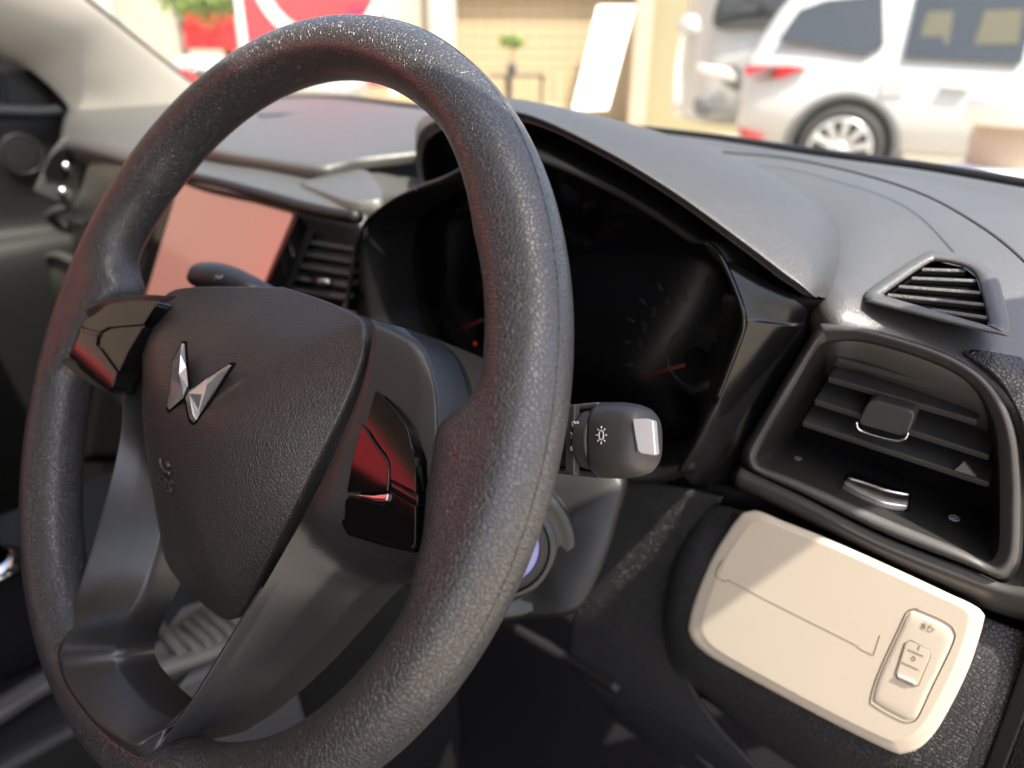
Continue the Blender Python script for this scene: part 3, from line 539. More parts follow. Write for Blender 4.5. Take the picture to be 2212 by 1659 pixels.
# ---- knee panel with the cream switch panel
kn = [[(1470, 1120, .235), (1560, 1092, .212), (1750, 1172, .208), (1950, 1258, .206), (2140, 1338, .206), (2280, 1390, .21)], [(1440, 1220, .23), (1494, 1210, .2), (1700, 1290, .196), (1900, 1370, .195), (2110, 1450, .195), (2240, 1480, .203)], [(1425, 1340, .23), (1458, 1345, .198), (1640, 1430, .193), (1840, 1530, .191), (2040, 1590, .193), (2185, 1630, .2)], [(1440, 1440, .235), (1484, 1432, .203), (1640, 1520, .197), (1800, 1612, .194), (1990, 1680, .195), (2140, 1720, .202)], [(1470, 1490, .25), (1500, 1470, .222), (1640, 1560, .216), (1795, 1655, .212), (1975, 1740, .212), (2120, 1780, .215)], [(1500, 1530, .29), (1520, 1510, .27), (1650, 1610, .265), (1800, 1710, .26), (1960, 1800, .26), (2100, 1850, .26)]]
patch('knee_panel', [[PY(*p) for p in r] for r in kn], DASHLOW, dash, 60, 60, .003)
CP = [(1595, 1116), (1617, 1104), (1642, 1104), (1690, 1124), (1799, 1167), (1945, 1233), (2048, 1281), (2098, 1304), (2122, 1322), (2124, 1346), (2091, 1448), (2036, 1557), (1996, 1608), (1956, 1627), (1916, 1619), (1763, 1543), (1580, 1444), (1515, 1404), (1489, 1371), (1489, 1335), (1508, 1273), (1544, 1193)]
c0, cn = plane3(PY(1600, 1116, .198), PY(2124, 1330, .191), PY(1763, 1543, .188))
cpp = lambda x, y, l=0: PP(x, y, c0+cn*l, cn)
def creamshell():
    c = np.mean(CP, axis=0); O = [np.array(p) for p in cr([list(p)+[0] for p in CP], 120, True)[:, :2]]
    R = []
    for t, h in ((0, -.012), (0, -.0008), (.004, .0004), (.011, .0011), (.02, .0015), (.05, .0019), (.085, .0024), (.095, .0027), (.11, .0027), (.5, .0027), (.97, .0027)):
        R.append([cpp(*(c+(p-c)*(1-t)), h) for p in O])
    return R
cream = loft('switch_panel', creamshell(), CREAM, dash, caps=True); cream['label'] = 'cream storage lid with headlamp level switch'
G = lambda L, name='lid_groove', r=.00026, m=CREAMLINE, h=.0027: tube(name, cr([cpp(x, y, h) for x, y in L], 40), r, m, cream, 6)
for L in ([(1560, 1211), (1546, 1240), (1562, 1255), (1573, 1253)], [(1573, 1253), (1700, 1318), (1854, 1395)], [(1854, 1395), (1859, 1402), (1887, 1415)], [(1887, 1415), (1901, 1373)]): G(L)
SW = [(1978, 1314), (2040, 1341), (2062, 1362), (2059, 1392), (2012, 1490), (1985, 1548), (1968, 1560), (1945, 1556), (1890, 1525), (1882, 1508), (1900, 1450), (1945, 1352), (1960, 1322)]
swp = pillow('switch_plate', [cpp(x, y, .0024) for x, y in SW], cn, .0009, CREAM, cream, power=14, skirt=.004, rings=8)
tube('plate_gap', cr([cpp(x, y, .0028) for x, y in SW+SW[:1]], 90), .0003, CREAMLINE, cream, 6)
tube('finger_recess', [cpp(1973+52*math.cos(a)*.95, 1436+42*math.sin(a),   .00305) for a in np.linspace(0, 2*math.pi, 50)], .00028, CREAM, cream, 8)
RK = [(1966, 1383), (2012, 1404), (2010, 1420), (1984, 1480), (1976, 1483), (1938, 1466), (1935, 1455), (1955, 1390)]
prism('rocker', [cpp(x, y, .0037) for x, y in RK], -cn*.003, CREAM, cream, .0007)
tube('rocker_gap', [cpp(x, y, .0034) for x, y in RK+RK[:1]], .0003, CREAMLINE, cream, 6)
for L in ([(1962, 1402), (1996, 1417)], [(1949, 1430), (1985, 1446)]): G(L, 'rocker_line', .00022, CREAMLINE, .0038)
G([(1940, 1459), (1976, 1475)], 'rocker_lip', .0008, CREAM, .0039)
ux_, uy_ = cpp(2010, 1404)-cpp(1966, 1383), cpp(1966, 1383)-cpp(1935, 1455)
TXT = mat('switch_print', (.22, .19, .15), .6)
text('switch_numeral', '1', .0040, cpp(1985, 1400, .0038), ux_, uy_, TXT, cream, .0001); text('switch_numeral', '0', .0040, cpp(1974, 1423, .0038), ux_, uy_, TXT, cream, .0001)
hu = ux_/np.linalg.norm(ux_); hv = np.cross(cn, hu); hv = hv if hv@uy_ > 0 else -hv; ho = cpp(2006, 1353, .0036)
def hicon(L): tube('lamp_symbol', [ho+hu*a+hv*b for a, b in L], .00013, TXT, cream, 6)
hicon([(.0006, .0018), (.0006, -.0018), (.002, -.0015), (.0031, 0), (.002, .0015), (.0006, .0018)])
for k in range(4): hicon([(-.0003, .0015-.001*k), (-.0025, .0011-.001*k)])
# door-side strip and outer corner of the dash
box_s = [PY(x, y, .197) for x, y in [(2214, 1425), (2300, 1350), (2330, 1500), (2200, 1760), (2098, 1740), (2128, 1655)]]
prism('end_strip', [PY(x, y, .1955) for x, y in [(2250, 1320), (2290, 1340), (2230, 1500), (2169, 1659), (2110, 1800), (2070, 1790), (2127, 1659), (2190, 1490)]], np.array([0, .03, 0]), DARK, dash, .001)
patch('end_cap', [[PY(*p) for p in r] for r in ([(2292, 1340, .196), (2233, 1500, .195), (2172, 1659, .195), (2115, 1800, .195)], [(2350, 1360, .19), (2300, 1520, .188), (2240, 1680, .188), (2180, 1810, .188)], [(2450, 1400, .2), (2420, 1560, .2), (2360, 1720, .2), (2300, 1850, .2)])], DASHLOW, dash, 20, 20, .003)
# lower dash between column and knee panel
patch('lower_panel', [[PY(*p) for p in r] for r in ([(1230, 1000, .22), (1340, 1030, .22), (1450, 1050, .215), (1560, 1075, .215)], [(1270, 1200, .222), (1350, 1200, .218), (1430, 1200, .215), (1500, 1210, .216)], [(1235, 1350, .228), (1320, 1370, .22), (1400, 1390, .218), (1470, 1390, .222)], [(1240, 1440, .24), (1340, 1470, .232), (1430, 1500, .23), (1520, 1530, .235)], [(1300, 1510, .26), (1440, 1580, .25), (1560, 1650, .245), (1700, 1740, .245)], [(1330, 1560, .32), (1450, 1640, .31), (1570, 1710, .3), (1700, 1800, .3)]) ], DASHLOW, dash, 40, 50, .003)
tube('dash_lower_edge', [PY(x, y, .235) for x, y in [(1040, 1340), (1100, 1350), (1180, 1395), (1260, 1440), (1340, 1490)]], .006, DARK, dash, 10, 20)
prism('fuse_bracket', [PY(x, y, .27) for x, y in [(1360, 1440), (1420, 1470), (1430, 1540), (1405, 1560), (1355, 1520)]], np.array([0, .03, 0]), DARK, dash, .003)
tube('bonnet_cable', [PY(x, y, .26) for x, y in [(1465, 1560), (1475, 1590), (1500, 1625), (1540, 1660)]], .0016, MID, dash, 8, 16)
# ---- passenger side of the dash
pvo = [(149, 290), (118, 318), (98, 355), (76, 405), (80, 420), (142, 446), (156, 440), (176, 385), (200, 325), (192, 310), (170, 298)]
pvi = [(172, 320), (142, 319), (117, 338), (101, 378), (118, 384), (149, 394), (156, 372)]
pv = pillow('passenger_vent', [PX(x, y, -.95) for x, y in pvo], np.array([.35, -.93, .1]), .004, MID, dash, power=7, skirt=.05)
prism('vent_opening', rounded([PX(x, y, -.945)+np.array([.002, -.007, 0]) for x, y in pvi], .01), np.array([-.003, .004, 0]), VOID, pv)
for k in range(3):
    a, b = PX(166-k*5, 335+k*19, -.944), PX(128-k*8, 331+k*18, -.944)
    prism('slat', [a, b, b-up_*.004, a-up_*.004], np.array([-.003, .004, 0]), MID, pv)
def ball(name, c, r, m, parent): return loft(name, [[c+r*np.array([math.cos(t)*math.cos(a), math.cos(t)*math.sin(a), math.sin(t)]) for a in np.linspace(0, 2*math.pi, 20, endpoint=False)] for t in np.linspace(-math.pi/2+.05, math.pi/2-.05, 12)], m, parent, caps=True)
ball('chrome_knob', PX(143, 359, -.938),   .0065, CHROME, pv); ball('chrome_knob', PX(136, 413, -.938), .008, CHROME, pv)
patch('passenger_fascia', [[PY(*p) for p in r] for r in ([(200, 322, .262), (240, 328, .24), (285, 334, .222), (360, 352, .205), (430, 372, .195)], [(185, 380, .258), (220, 390, .235), (265, 400, .215), (330, 420, .2), (410, 440, .195)], [(165, 440, .262), (205, 455, .24), (245, 470, .222), (310, 490, .205), (390, 510, .2)], [(155, 462, .28), (195, 485, .26), (235, 500, .24), (300, 525, .22), (380, 545, .21)])], mat('fascia_grey', (.075, .074, .062), .42, bump=('noise', 500, .0002)), dash, 30, 30, .004)
patch('glovebox_face', [[PY(*p) for p in r] for r in ([(-60, 440, .36), (60, 460, .33), (130, 470, .30), (260, 520, .26), (380, 560, .235)], [(-100, 540, .36), (30, 540, .34), (120, 540, .30), (250, 580, .26), (370, 620, .235)], [(-120, 640, .34), (10, 640, .31), (100, 640, .27), (220, 680, .245), (340, 720, .225)], [(-200, 900, .33), (-60, 900, .30), (60, 900, .27), (180, 900, .25), (320, 900, .23)], [(-300, 1200, .36), (-150, 1200, .33), (0, 1180, .30), (140, 1180, .28), (300, 1180, .26)])], DARK, dash, 40, 40, .004)
tube('tray_rim', [PY(x, y, Y) for x, y, Y in [(160, 440, .30), (112, 462, .275), (72, 500, .275), (35, 543, .272), (20, 568, .268), (40, 588, .26), (66, 584, .255), (95, 566, .25), (122, 552, .245), (158, 566, .235), (200, 590, .225)]], .0075, MID, dash, 12, 50)
patch('tray_front', [[PY(*p) for p in r] for r in ([(25, 575, .262), (66, 588, .252), (122, 556, .243), (160, 568, .234), (230, 600, .222)], [(15, 610, .262), (60, 630, .25), (115, 620, .24), (160, 630, .23), (230, 650, .22)], [(10, 650, .275), (50, 680, .265), (100, 690, .255), (150, 700, .245), (220, 720, .235)])], mat('tray_grey', (.05, .055, .045), .5), dash, 24, 20, .003)
# ================================================================== CABIN AROUND THE DASH
GZ = -0.86
ap = thing('pillar_trim', 'cream windscreen pillar trim on the passenger side', 'pillar trim', (-1.03, .45, .09))
lo_ = [PX(-420, -110, -.99), PX(-150, 50, -1.01), PX(0, 112, -1.03), PX(60, 142, -1.04), PX(110, 186, -1.045), PX(135, 220, -1.05), PX(160, 250, -1.05)]
hi_ = [PX(-160, -300, -.93), PX(20, -135, -.96), PX(187, 0, -.98), PX(268, 64, -.995), PX(345, 125, -1.01), PX(410, 176, -1.02), PX(500, 235, -1.03)]
L_, H_ = cr(lo_, 30), cr(hi_, 30)
patch('trim_skin', [L_+np.array([-.03, 0, 0]), L_, L_*.7+H_*.3+np.array([.016, 0, 0]), L_*.35+H_*.65+np.array([.016, 0, 0]), H_+np.array([.002, 0, 0]), H_+np.array([-.02, .01, 0])], PILLAR, ap, 40, 30, .004)
# windscreen
ws = thing('windscreen', 'clear curved windscreen glass with black printed border above the dash', 'windscreen', (-.36, .6, .08))
GL = bpy.data.materials.new('windscreen_glass'); GL.use_nodes = True; n = GL.node_tree; n.nodes.clear()
out = n.nodes.new('ShaderNodeOutputMaterial'); mx = n.nodes.new('ShaderNodeMixShader'); tr = n.nodes.new('ShaderNodeBsdfTransparent'); gl = n.nodes.new('ShaderNodeBsdfGlossy'); fr = n.nodes.new('ShaderNodeLayerWeight')
tr.inputs[0].default_value = (.95, .98, .95, 1); gl.inputs['Roughness'].default_value = .01; fr.inputs[0].default_value = .5
pw_ = n.nodes.new('ShaderNodeMath'); pw_.operation = 'POWER'; pw_.inputs[1].default_value = 5; md_ = n.nodes.new('ShaderNodeMath'); md_.operation = 'MULTIPLY_ADD'; md_.inputs[1].default_value = .9; md_.inputs[2].default_value = .05
n.links.new(fr.outputs['Facing'], pw_.inputs[0]); n.links.new(pw_.outputs[0], md_.inputs[0]); n.links.new(md_.outputs[0], mx.inputs[0]); n.links.new(tr.outputs[0], mx.inputs[1]); n.links.new(gl.outputs[0], mx.inputs[2]); n.links.new(mx.outputs[0], out.inputs[0])
WBp = cr(far[2:], 40)+np.array([0, .025, -.004]); hd = np.array([[np.interp(i/39, [0, 1], [-.93, .27]), .02+.03*math.sin(math.pi*i/39), .47] for i in range(40)])
patch('glass_pane', [WBp, WBp*.66+hd*.34+np.array([0, .02, .02]), WBp*.33+hd*.67+np.array([0, .02, .02]), hd], GL, ws, 60, 30, 0)
FRIT = mat('black_frit', (.006, .006, .006), .4)
tube('frit_band', [p+np.array([0, -.004, .004]) for p in H_[:27]], .0045, FRIT, ws, 10)
fb = cr(far[2:], 60)+np.array([0, .012, .001]); tube('frit_band', fb, .0045, FRIT, ws, 10)
# wiper outside the glass
wp = thing('windscreen_wiper', 'black wiper blade resting along the foot of the windscreen', 'wiper', PZ(1700, 330, .07))
q_ = [PZ(x, y, .066) for x, y in [(1120, 232), (1300, 262), (1500, 293), (1700, 322), (1850, 345), (1978, 362)]]
tube('blade', cr([PZ(x, y, .058) for x, y in [(1200, 256), (1350, 276), (1500, 295), (1700, 324), (1850, 347), (1975, 364)]], 40), .0060, FRIT, wp, 12)
ball('blade_end', PZ(1975, 364, .058), .0075, FRIT, wp)
# passenger door
pd = thing('passenger_door', 'black inner panel of the passenger door with round tweeter', 'car door', (-1.1, .1, -.5))
patch('door_card', [[np.array(p) for p in r] for r in ([(-1.10, .45, .075), (-1.10, .2, .07), (-1.10, -.3, .065), (-1.10, -1.0, .06)], [(-1.075, .45, .06), (-1.07, .2, .055), (-1.06, -.3, .05), (-1.06, -1.0, .05)], [(-1.085, .45, -.1), (-1.08, .2, -.1), (-1.07, -.3, -.1), (-1.07, -1.0, -.1)], [(-1.06, .45, -.2), (-1.04, .2, -.2), (-1.02, -.3, -.18), (-1.02, -1.0, -.18)], [(-1.08, .45, -.7), (-1.08, .2, -.7), (-1.08, -.3, -.7), (-1.08, -1.0, -.7)])], DARK, pd, 30, 30, .004)
tube('door_ledge', [PX(x, y, -1.06) for x, y in [(-120, 232), (0, 238), (70, 241), (132, 238)]], .010, MID, pd, 12, 24)
tp = PX(45, 332, -1.068); disc('tweeter', tp, (1, 0, 0), .026, .003, DARK, pd); tube('tweeter_ring', [tp+np.array([.004, .030*math.cos(a), .030*math.sin(a)]) for a in np.linspace(0, 2*math.pi, 40)], .0010, MID, pd, 8)
patch('mirror_trim', [[PX(x, y, -1.075) for x, y in r] for r in ([(-200, 60), (0, 118), (60, 150), (110, 195), (146, 246)], [(-200, 130), (0, 170), (40, 195), (80, 220), (120, 250)], [(-200, 240), (0, 245), (40, 248), (80, 250), (120, 255)])], DARK, pd, 24, 20, .006)
tube('door_gap', [PX(x, y, -1.052) for x, y in [(60, 148), (110, 192), (140, 232), (150, 262), (160, 285), (152, 300)]], .006, VOID, pd, 8, 20)
tube('door_frame', [PX(x, y, -1.07) for x, y in [(-60, 120), (-6, 165), (6, 205), (4, 240)]], .006, DARK, pd, 8, 16)
# centre console with tray and gear lever
cs = thing('centre_console', 'dark centre console with ribbed grey tray seen through the wheel spokes', 'console', (-.35, -.05, -.8))
prism('console_body', [np.array(p) for p in [(-.52, -.75, -.31), (-.205, -.75, -.31), (-.185, -.1, -.305), (-.165, .12, -.30), (-.15, .30, -.29), (-.52, .30, -.29)]], np.array([0, 0, -.5]), DARK, cs, .012)
tube('console_edge', [PZ(x, y, -.297) for x, y in [(-120, 1610), (0, 1535), (70, 1490), (140, 1452), (220, 1470), (302, 1459), (400, 1428), (488, 1397), (560, 1370)]][:4], .010, MID, cs, 12, 20)
tube('console_edge', [PZ(x, y, -.296) for x, y in [(290, 1464), (350, 1443), (420, 1420), (500, 1392), (580, 1362)]], .007, BEIGERIB, cs, 12, 20)
prism('tray_floor', [PZ(x, y, -.296) for x, y in [(306, 1450), (330, 1395), (392, 1310), (450, 1290), (600, 1270), (590, 1350), (490, 1392)]], np.array([0, 0, -.01]), BEIGERIB, cs, .003)
for (a, b) in [((398, 1344), (460, 1398)), ((418, 1330), (484, 1388)), ((440, 1318), (510, 1378)), ((465, 1310), (538, 1366)), ((372, 1360), (436, 1408)), ((345, 1352), (400, 1418))]:
    tube('tray_rib', [PZ(*a, -.292), PZ(*b, -.292)], .0052, BEIGERIB, cs, 10)
patch('console_wall', [[PZ(x, y, -.31) for x, y in [(-120, 1640), (0, 1565), (140, 1475), (310, 1478), (500, 1405), (600, 1370)]], [PZ(x, y, -.31)+np.array([.03, 0, -.12]) for x, y in [(-120, 1640), (0, 1565), (140, 1475), (310, 1478), (500, 1405), (600, 1370)]], [PZ(x, y, -.31)+np.array([.05, 0, -.4]) for x, y in [(-120, 1640), (0, 1565), (140, 1475), (310, 1478), (500, 1405), (600, 1370)]]], MID, cs, 30, 16, .004)
gv = thing('gear_lever', 'black gear lever with chrome collar left of the steering wheel', 'gear lever', PZ(10, 1330, -.29))
gp = PZ(8, 1335, -.29)
loft('boot', [[gp+np.array([r*math.cos(a), r*math.sin(a), h]) for a in np.linspace(0, 2*math.pi, 24, endpoint=False)] for r, h in ((.065, -.01), (.055, .01), (.035, .03), (.024, .045), (.02, .05))], CLOTH, gv)
loft('collar', [[gp+np.array([r*math.cos(a), r*math.sin(a), h]) for a in np.linspace(0, 2*math.pi, 32, endpoint=False)] for r, h in ((.022, .046), (.027, .050), (.027, .056), (.019, .060))], CHROME, gv)
loft('knob', [[gp+np.array([r*math.cos(a)-.004, r*math.sin(a), h]) for a in np.linspace(0, 2*math.pi, 28, endpoint=False)] for r, h in ((.014, .058), (.017, .08), (.024, .11), (.028, .135), (.026, .152), (.015, .16), (.001, .162))], PIANO, gv)
bt = thing('parking_brake_button', 'small chrome round button on the console beside the gear lever', 'button', PZ(62, 1345, -.285)); ball('button_cap', PZ(62, 1342, -.28), .008, CHROME, bt)
# car shell: floor, bulkhead, roof lining and seat backs shade the cabin
sh = thing('car_cabin', 'dark floor carpet, bulkhead and roof of the car around the wheel', 'car interior', (-.35, -.4, -.72))
box('floor_carpet', (-1.08, -1.9, -.74), (.44, .75, -.70), CLOTH, sh); box('bulkhead', (-1.08, .72, -.74), (.42, .76, .02), CLOTH, sh)
ROOFM = mat('roof_lining', (.45, .42, .37), .9); box('roof_lining', (-1.02, -2.0, .47), (.42, .005, .50), ROOFM, sh, .01)
box('roof_rail', (.38, -2.0, .41), (.44, .0, .52), ROOFM, sh, .01); box('roof_rail', (-1.08, -2.0, .41), (-1.0, .0, .52), ROOFM, sh, .01)
tube('driver_pillar', [np.array([.47, .50, .04]), np.array([.44, .25, .27]), np.array([.40, .01, .47])], .028, PILLAR, sh, 12)
box('door_pillar', (-1.1, -.75, -.6), (-1.02, -.62, .45), PILLAR, sh, .01); box('driver_door_panel', (.44, -1.3, -.72), (.48, .45, -.42), DARK, sh, .01); box('sill', (.40, -1.9, -.74), (.46, .5, -.55), DARK, sh, .01)
SEAT = mat('seat_cloth', (.02, .02, .022), .8, spec=.2)
for x0, x1 in ((-.26, .26), (-.98, -.46)):
    prism('seat_back', [np.array([x, -.62-(z+.45)*.28, z]) for x, z in ((x0, -.45), (x1, -.45), (x1-.02, .12), (x1-.08, .22), (x0+.08, .22), (x0+.02, .12))], np.array([0, -.14, 0]), SEAT, sh, .03)
    if x0 > -.5: prism('headrest', [np.array([x, -.80, z]) for x, z in (((x0+x1)/2-.12, .24), ((x0+x1)/2+.12, .24), ((x0+x1)/2+.10, .42), ((x0+x1)/2-.10, .42))], np.array([0, -.1, 0]), SEAT, sh, .03)
box('rear_bench', (-1.05, -1.75, -.6), (.36, -1.6, .2), SEAT, sh, .03)
box('seat_cushion', (-.26, -.75, -.5), (.26, -.25, -.38), SEAT, sh, .04)
pl_ = thing('clutch_pedal', 'dark pedal hanging in the footwell under the column', 'pedal', (-.02, .42, -.5))
tube('pedal_arm', [np.array([-.02, .55, -.2]), np.array([-.02, .5, -.35]), np.array([-.02, .42, -.5])], .008, DARK, pl_, 10, 12); box('pedal_pad', (-.055, .405, -.54), (.015, .42, -.48), mat('pedal_rubber', (.02, .02, .02), .6), pl_, .004)
# ================================================================== OUTSIDE
def PD(x, y, D):
    d = ray(x, y); return CAM+d*D/math.hypot(d[0], d[1])
def gmat(name, col, rough=.8, **k): return mat(name, col, rough, **k)
ASPH = gmat('pale_paving', (.45, .40, .32), .85, var=.15, vscale=1.5, bump=('noise', 40, .01))
struct(raw('ground', [(-60, -60, GZ), (60, -60, GZ), (60, 60, GZ), (-60, 60, GZ)], [(0, 1, 2, 3)], ASPH, smooth=False))
WALL = gmat('sand_wall', (.46, .36, .22), .85, var=.06, vscale=2); WALL2 = gmat('grey_render', (.42, .41, .37), .85, var=.05, vscale=2)
YEL = gmat('ochre_wall', (.33, .29, .18), .85, var=.06, vscale=2); PINK = gmat('pink_pillar', (.48, .38, .29), .85); REDM = gmat('red_board_print', (.72, .035, .045), .55)
WHT = gmat('white_print', (.8, .78, .76), .55); DGREY = gmat('dark_metal', (.06, .06, .065), .5); CARW = mat('white_car_paint', (.44, .44, .43), .25, spec=.5, coat=.6)
CARG = mat('car_window_glass', (.03, .035, .04), .06, spec=.8); TYRE = gmat('tyre_rubber', (.03, .03, .03), .8); ALLOY = mat('alloy_wheel', (.6, .6, .6), .3, metal=.7); LAMP = mat('tail_lamp_red', (.55, .02, .03), .2, spec=.6); CLAD = gmat('grey_cladding', (.09, .09, .09), .6)
def wallslab(name, label, x0, x1, D, z0, z1, m, cat='wall', thick=.25, D1=None):
    a, b = PD(x0, 150, D), PD(x1, 150, D1 or D); n_ = np.array([FW[0], FW[1], 0]); n_ /= np.linalg.norm(n_)
    o = prism(name, [np.array([a[0], a[1], z0]), np.array([b[0], b[1], z0]), np.array([b[0], b[1], z1]), np.array([a[0], a[1], z1])], n_*thick, m)
    if label: tag(o, label, cat)
    return o
# tiled sand wall straight ahead: each tile course a recessed joint
lw = thing('tiled_wall', 'sand coloured tiled wall in the background right of the grey pillar', 'wall', PD(1160, 200, 14.2))
A0, B0 = PD(940, 150, 14.2), PD(1420, 150, 14.2); n_ = np.array([FW[0], FW[1], 0]); n_ /= np.linalg.norm(n_)
prism('wall_core', [np.array([*A0[:2], GZ]), np.array([*B0[:2], GZ]), np.array([*B0[:2], 2.6]), np.array([*A0[:2], 2.6])], n_*.3, gmat('tile_joint', (.42, .33, .22), .9), lw)
tm = None; ut = (B0-A0); Lw = math.hypot(ut[0], ut[1]); ut = np.array([ut[0], ut[1], 0])/Lw; tw_, th2 = .24, .17
nx = int(Lw/tw_); cnt = 0
for r in range(15):
    for c in range(nx):
        if cnt >= 300: break
        p = np.array([*A0[:2], GZ+.12+r*th2])+ut*(c*tw_)
        if tm is None:
            o = prism('tile', [p-n_*.012, p+ut*(tw_-.02)-n_*.012, p+ut*(tw_-.02)+np.array([0, 0, th2-.02])-n_*.012, p+np.array([0, 0, th2-.02])-n_*.012], n_*.02, WALL, lw); tm = (o, p)
        else:
            o = tm[0].copy(); COL.objects.link(o); o.location = Vector(p-tm[1])
        cnt += 1
prism('wall_cap', [np.array([*(A0-ut*.2-n_*.2)[:2], 1.30]), np.array([*(B0+ut*.2-n_*.2)[:2], 1.30]), np.array([*(B0+ut*.2-n_*.2)[:2], 1.45]), np.array([*(A0-ut*.2-n_*.2)[:2], 1.45])], n_*.4, PINK, lw)
wallslab('grey_pillar', 'tall grey rendered pillar right of the red sign board', 930, 985, 12.5, GZ, 3.2, WALL2)
wallslab('pillar_strip', 'narrow cream post between the red board and the grey pillar', 850, 928, 12.8, GZ, 3.2, gmat('cream_post', (.5, .44, .34), .8), 'post')
wallslab('pink_pillar', 'pinkish pillar left of the white van', 1366, 1402, 12.6, GZ, 3.2, PINK)
wallslab('ochre_wall', 'ochre wall behind the white van', 1402, 1760, 12.9, GZ, 3.4, YEL)
wallslab('rear_wall', 'plain grey beige wall behind the red posters', -300, 860, 15.0, GZ, 3.6, gmat('grey_beige', (.40, .37, .29), .85, var=.08, vscale=1))
wallslab('dark_post', 'dark grey post at the edge of the red poster', 395, 408, 11.2, GZ, 2.4, gmat('post_grey', (.2, .19, .17), .8), 'post', .12)
wallslab('pale_green_pillar', 'pale grey green pillar near the windscreen edge', 205, 268, 13.5, GZ, 3.2, gmat('grey_green', (.34, .36, .31), .85))
# low bench wall below the sign
wallslab('low_wall', 'low sand coloured wall under the red sign board', 420, 985, 11.6, GZ, -.12, WALL)
# red sign board with white ring emblem
sb_ = thing('red_sign_board', 'large red sign board with white ring emblem above the steering wheel', 'sign', PD(690, 150, 9.6))
a, b = PD(541, 150, 9.6), PD(842, 150, 9.6); us = (b-a)/np.linalg.norm(b-a); ws_ = np.linalg.norm(b-a); zb = PD(690, 118, 9.6)[2]-.35
prism('board', [np.array([*a[:2], zb]), np.array([*b[:2], zb]), np.array([*b[:2], zb+2.6]), np.array([*a[:2], zb+2.6])], n_*.06, REDM, sb_)
for s_ in (a-us*.07, b): prism('board_edge', [np.array([*s_[:2], zb-.1]), np.array([*(s_+us*.07)[:2], zb-.1]), np.array([*(s_+us*.07)[:2], zb+2.7]), np.array([*s_[:2], zb+2.7])], n_*.08, WHT, sb_)
nb = np.cross(us, up_); nb /= np.linalg.norm(nb); nb = nb if nb@(CAM-a) > 0 else -nb
rc = PP(692, -62, a+nb*.012, nb)
def arc(name, r0, r1, a0, a1, m, lift=0):
    k = 40; P0 = []
    for t in np.linspace(a0, a1, k): P0.append([rc+nb*lift+us*r*math.cos(t)+up_*r*math.sin(t) for r in (r0, r1)])
    vs = [p for q in P0 for p in q]; fs = [(2*i, 2*i+1, 2*i+3, 2*i+2) for i in range(k-1)]
    raw(name, vs, fs, m, sb_, False)
arc('emblem_ring', .64, .78, math.radians(195), math.radians(345), WHT); arc('emblem_ring', .64, .78, math.radians(15), math.radians(165), WHT)
prism('emblem_tail', [rc+nb*.006+us*x+up_*z for x, z in ((.30, -.35), (.48, -.35), (.42, -.72), (.24, -.66))], -nb*.004, gmat('bright_red', (.8, .01, .06), .5), sb_)
# posters and leaves
for k, (x0, x1) in enumerate(((410, 486), (492, 520))):
    o = wallslab('red_poster', ['wide red poster under the leafy branch', 'narrow strip of red poster beside the sign board'][k], x0, x1, 11, PD(450, 107, 11)[2], PD(450, 22, 11)[2], REDM, 'poster', .05)
tr_ = thing('leafy_tree', 'green leafy branches hanging over the red poster', 'tree', PD(455, 30, 10.3)*np.array([1, 1, 0])+np.array([0, 0, GZ]))
tb_ = PD(440, 0, 10.5); tube('trunk', [np.array([tb_[0]-.6, tb_[1]+.6, GZ]), np.array([tb_[0]-.5, tb_[1]+.5, 1.0]), np.array([tb_[0], tb_[1], 1.9])], [.08, .05], gmat('bark', (.12, .09, .06), .9), tr_, 10, 14)
def leaves(name, c, rad, n, size, m, parent):
    vs, fs = [], []
    for i in range(n):
        d = np.array([random.gauss(0, 1) for _ in range(3)]); d /= np.linalg.norm(d); p = c+np.array(rad)*d*random.random()**.45
        u = np.array([random.gauss(0, 1) for _ in range(3)]); u /= np.linalg.norm(u); v = np.cross(u, d); v /= np.linalg.norm(v)+1e-9
        s = size*random.uniform(.6, 1.3); b = len(vs); vs += [p-u*s, p+v*s*.4, p+u*s, p-v*s*.4]; fs.append((b, b+1, b+2, b+3))
    return raw(name, vs, fs, m, parent, False)
LEAF = gmat('leaf_green', (.16, .24, .05), .6); LEAF2 = gmat('leaf_dark', (.08, .13, .04), .6)
leaves('crown', PD(440, 4, 10.2), (.55, .5, .26), 900, .05, LEAF, tr_); leaves('crown', PD(430, -20, 10.5), (.7, .6, .25), 600, .05, LEAF2, tr_)
# table with pot plant and chair
tbp = thing('cafe_table', 'small dark cafe table before the tiled wall', 'table', PD(1110, 210, 12)*np.array([1, 1, 0])+np.array([0, 0, GZ]))
tc_ = PD(1105, 160, 12.2); tz = tc_[2]; prism('table_top', [tc_+us*x+n_*y for x, y in ((-.35, -.3), (.55, -.3), (.55, .3), (-.35, .3))], -up_*.04, DGREY, tbp)
for x in (-.05, .5): tube('leg', [tc_+us*x, np.array([*(tc_+us*x)[:2], GZ])], .05 if x < 0 else .025, DGREY, tbp, 8)
ppt = thing('potted_plant', 'small green pot plant standing on the cafe table', 'plant', tc_)
loft('pot', [[tc_+us*r*math.cos(q)+n_*r*math.sin(q)+up_*h for q in np.linspace(0, 2*math.pi, 20, endpoint=False)] for r, h in ((.001, .002), (.06, .002), (.09, .16), (.08, .16))], DGREY, ppt)
tube('stem', [tc_+up_*.1, tc_+up_*.38], .012, LEAF2, ppt, 6); leaves('foliage', tc_+up_*.46, (.22, .22, .1), 160, .06, LEAF, ppt)
chr_ = thing('cafe_chair', 'pale chair beside the cafe table', 'chair', PD(1170, 215, 11.8)*np.array([1, 1, 0])+np.array([0, 0, GZ]))
cq = PD(1175, 190, 11.8); cq[2] = GZ+.45; PALE = gmat('pale_chair', (.45, .38, .28), .6)
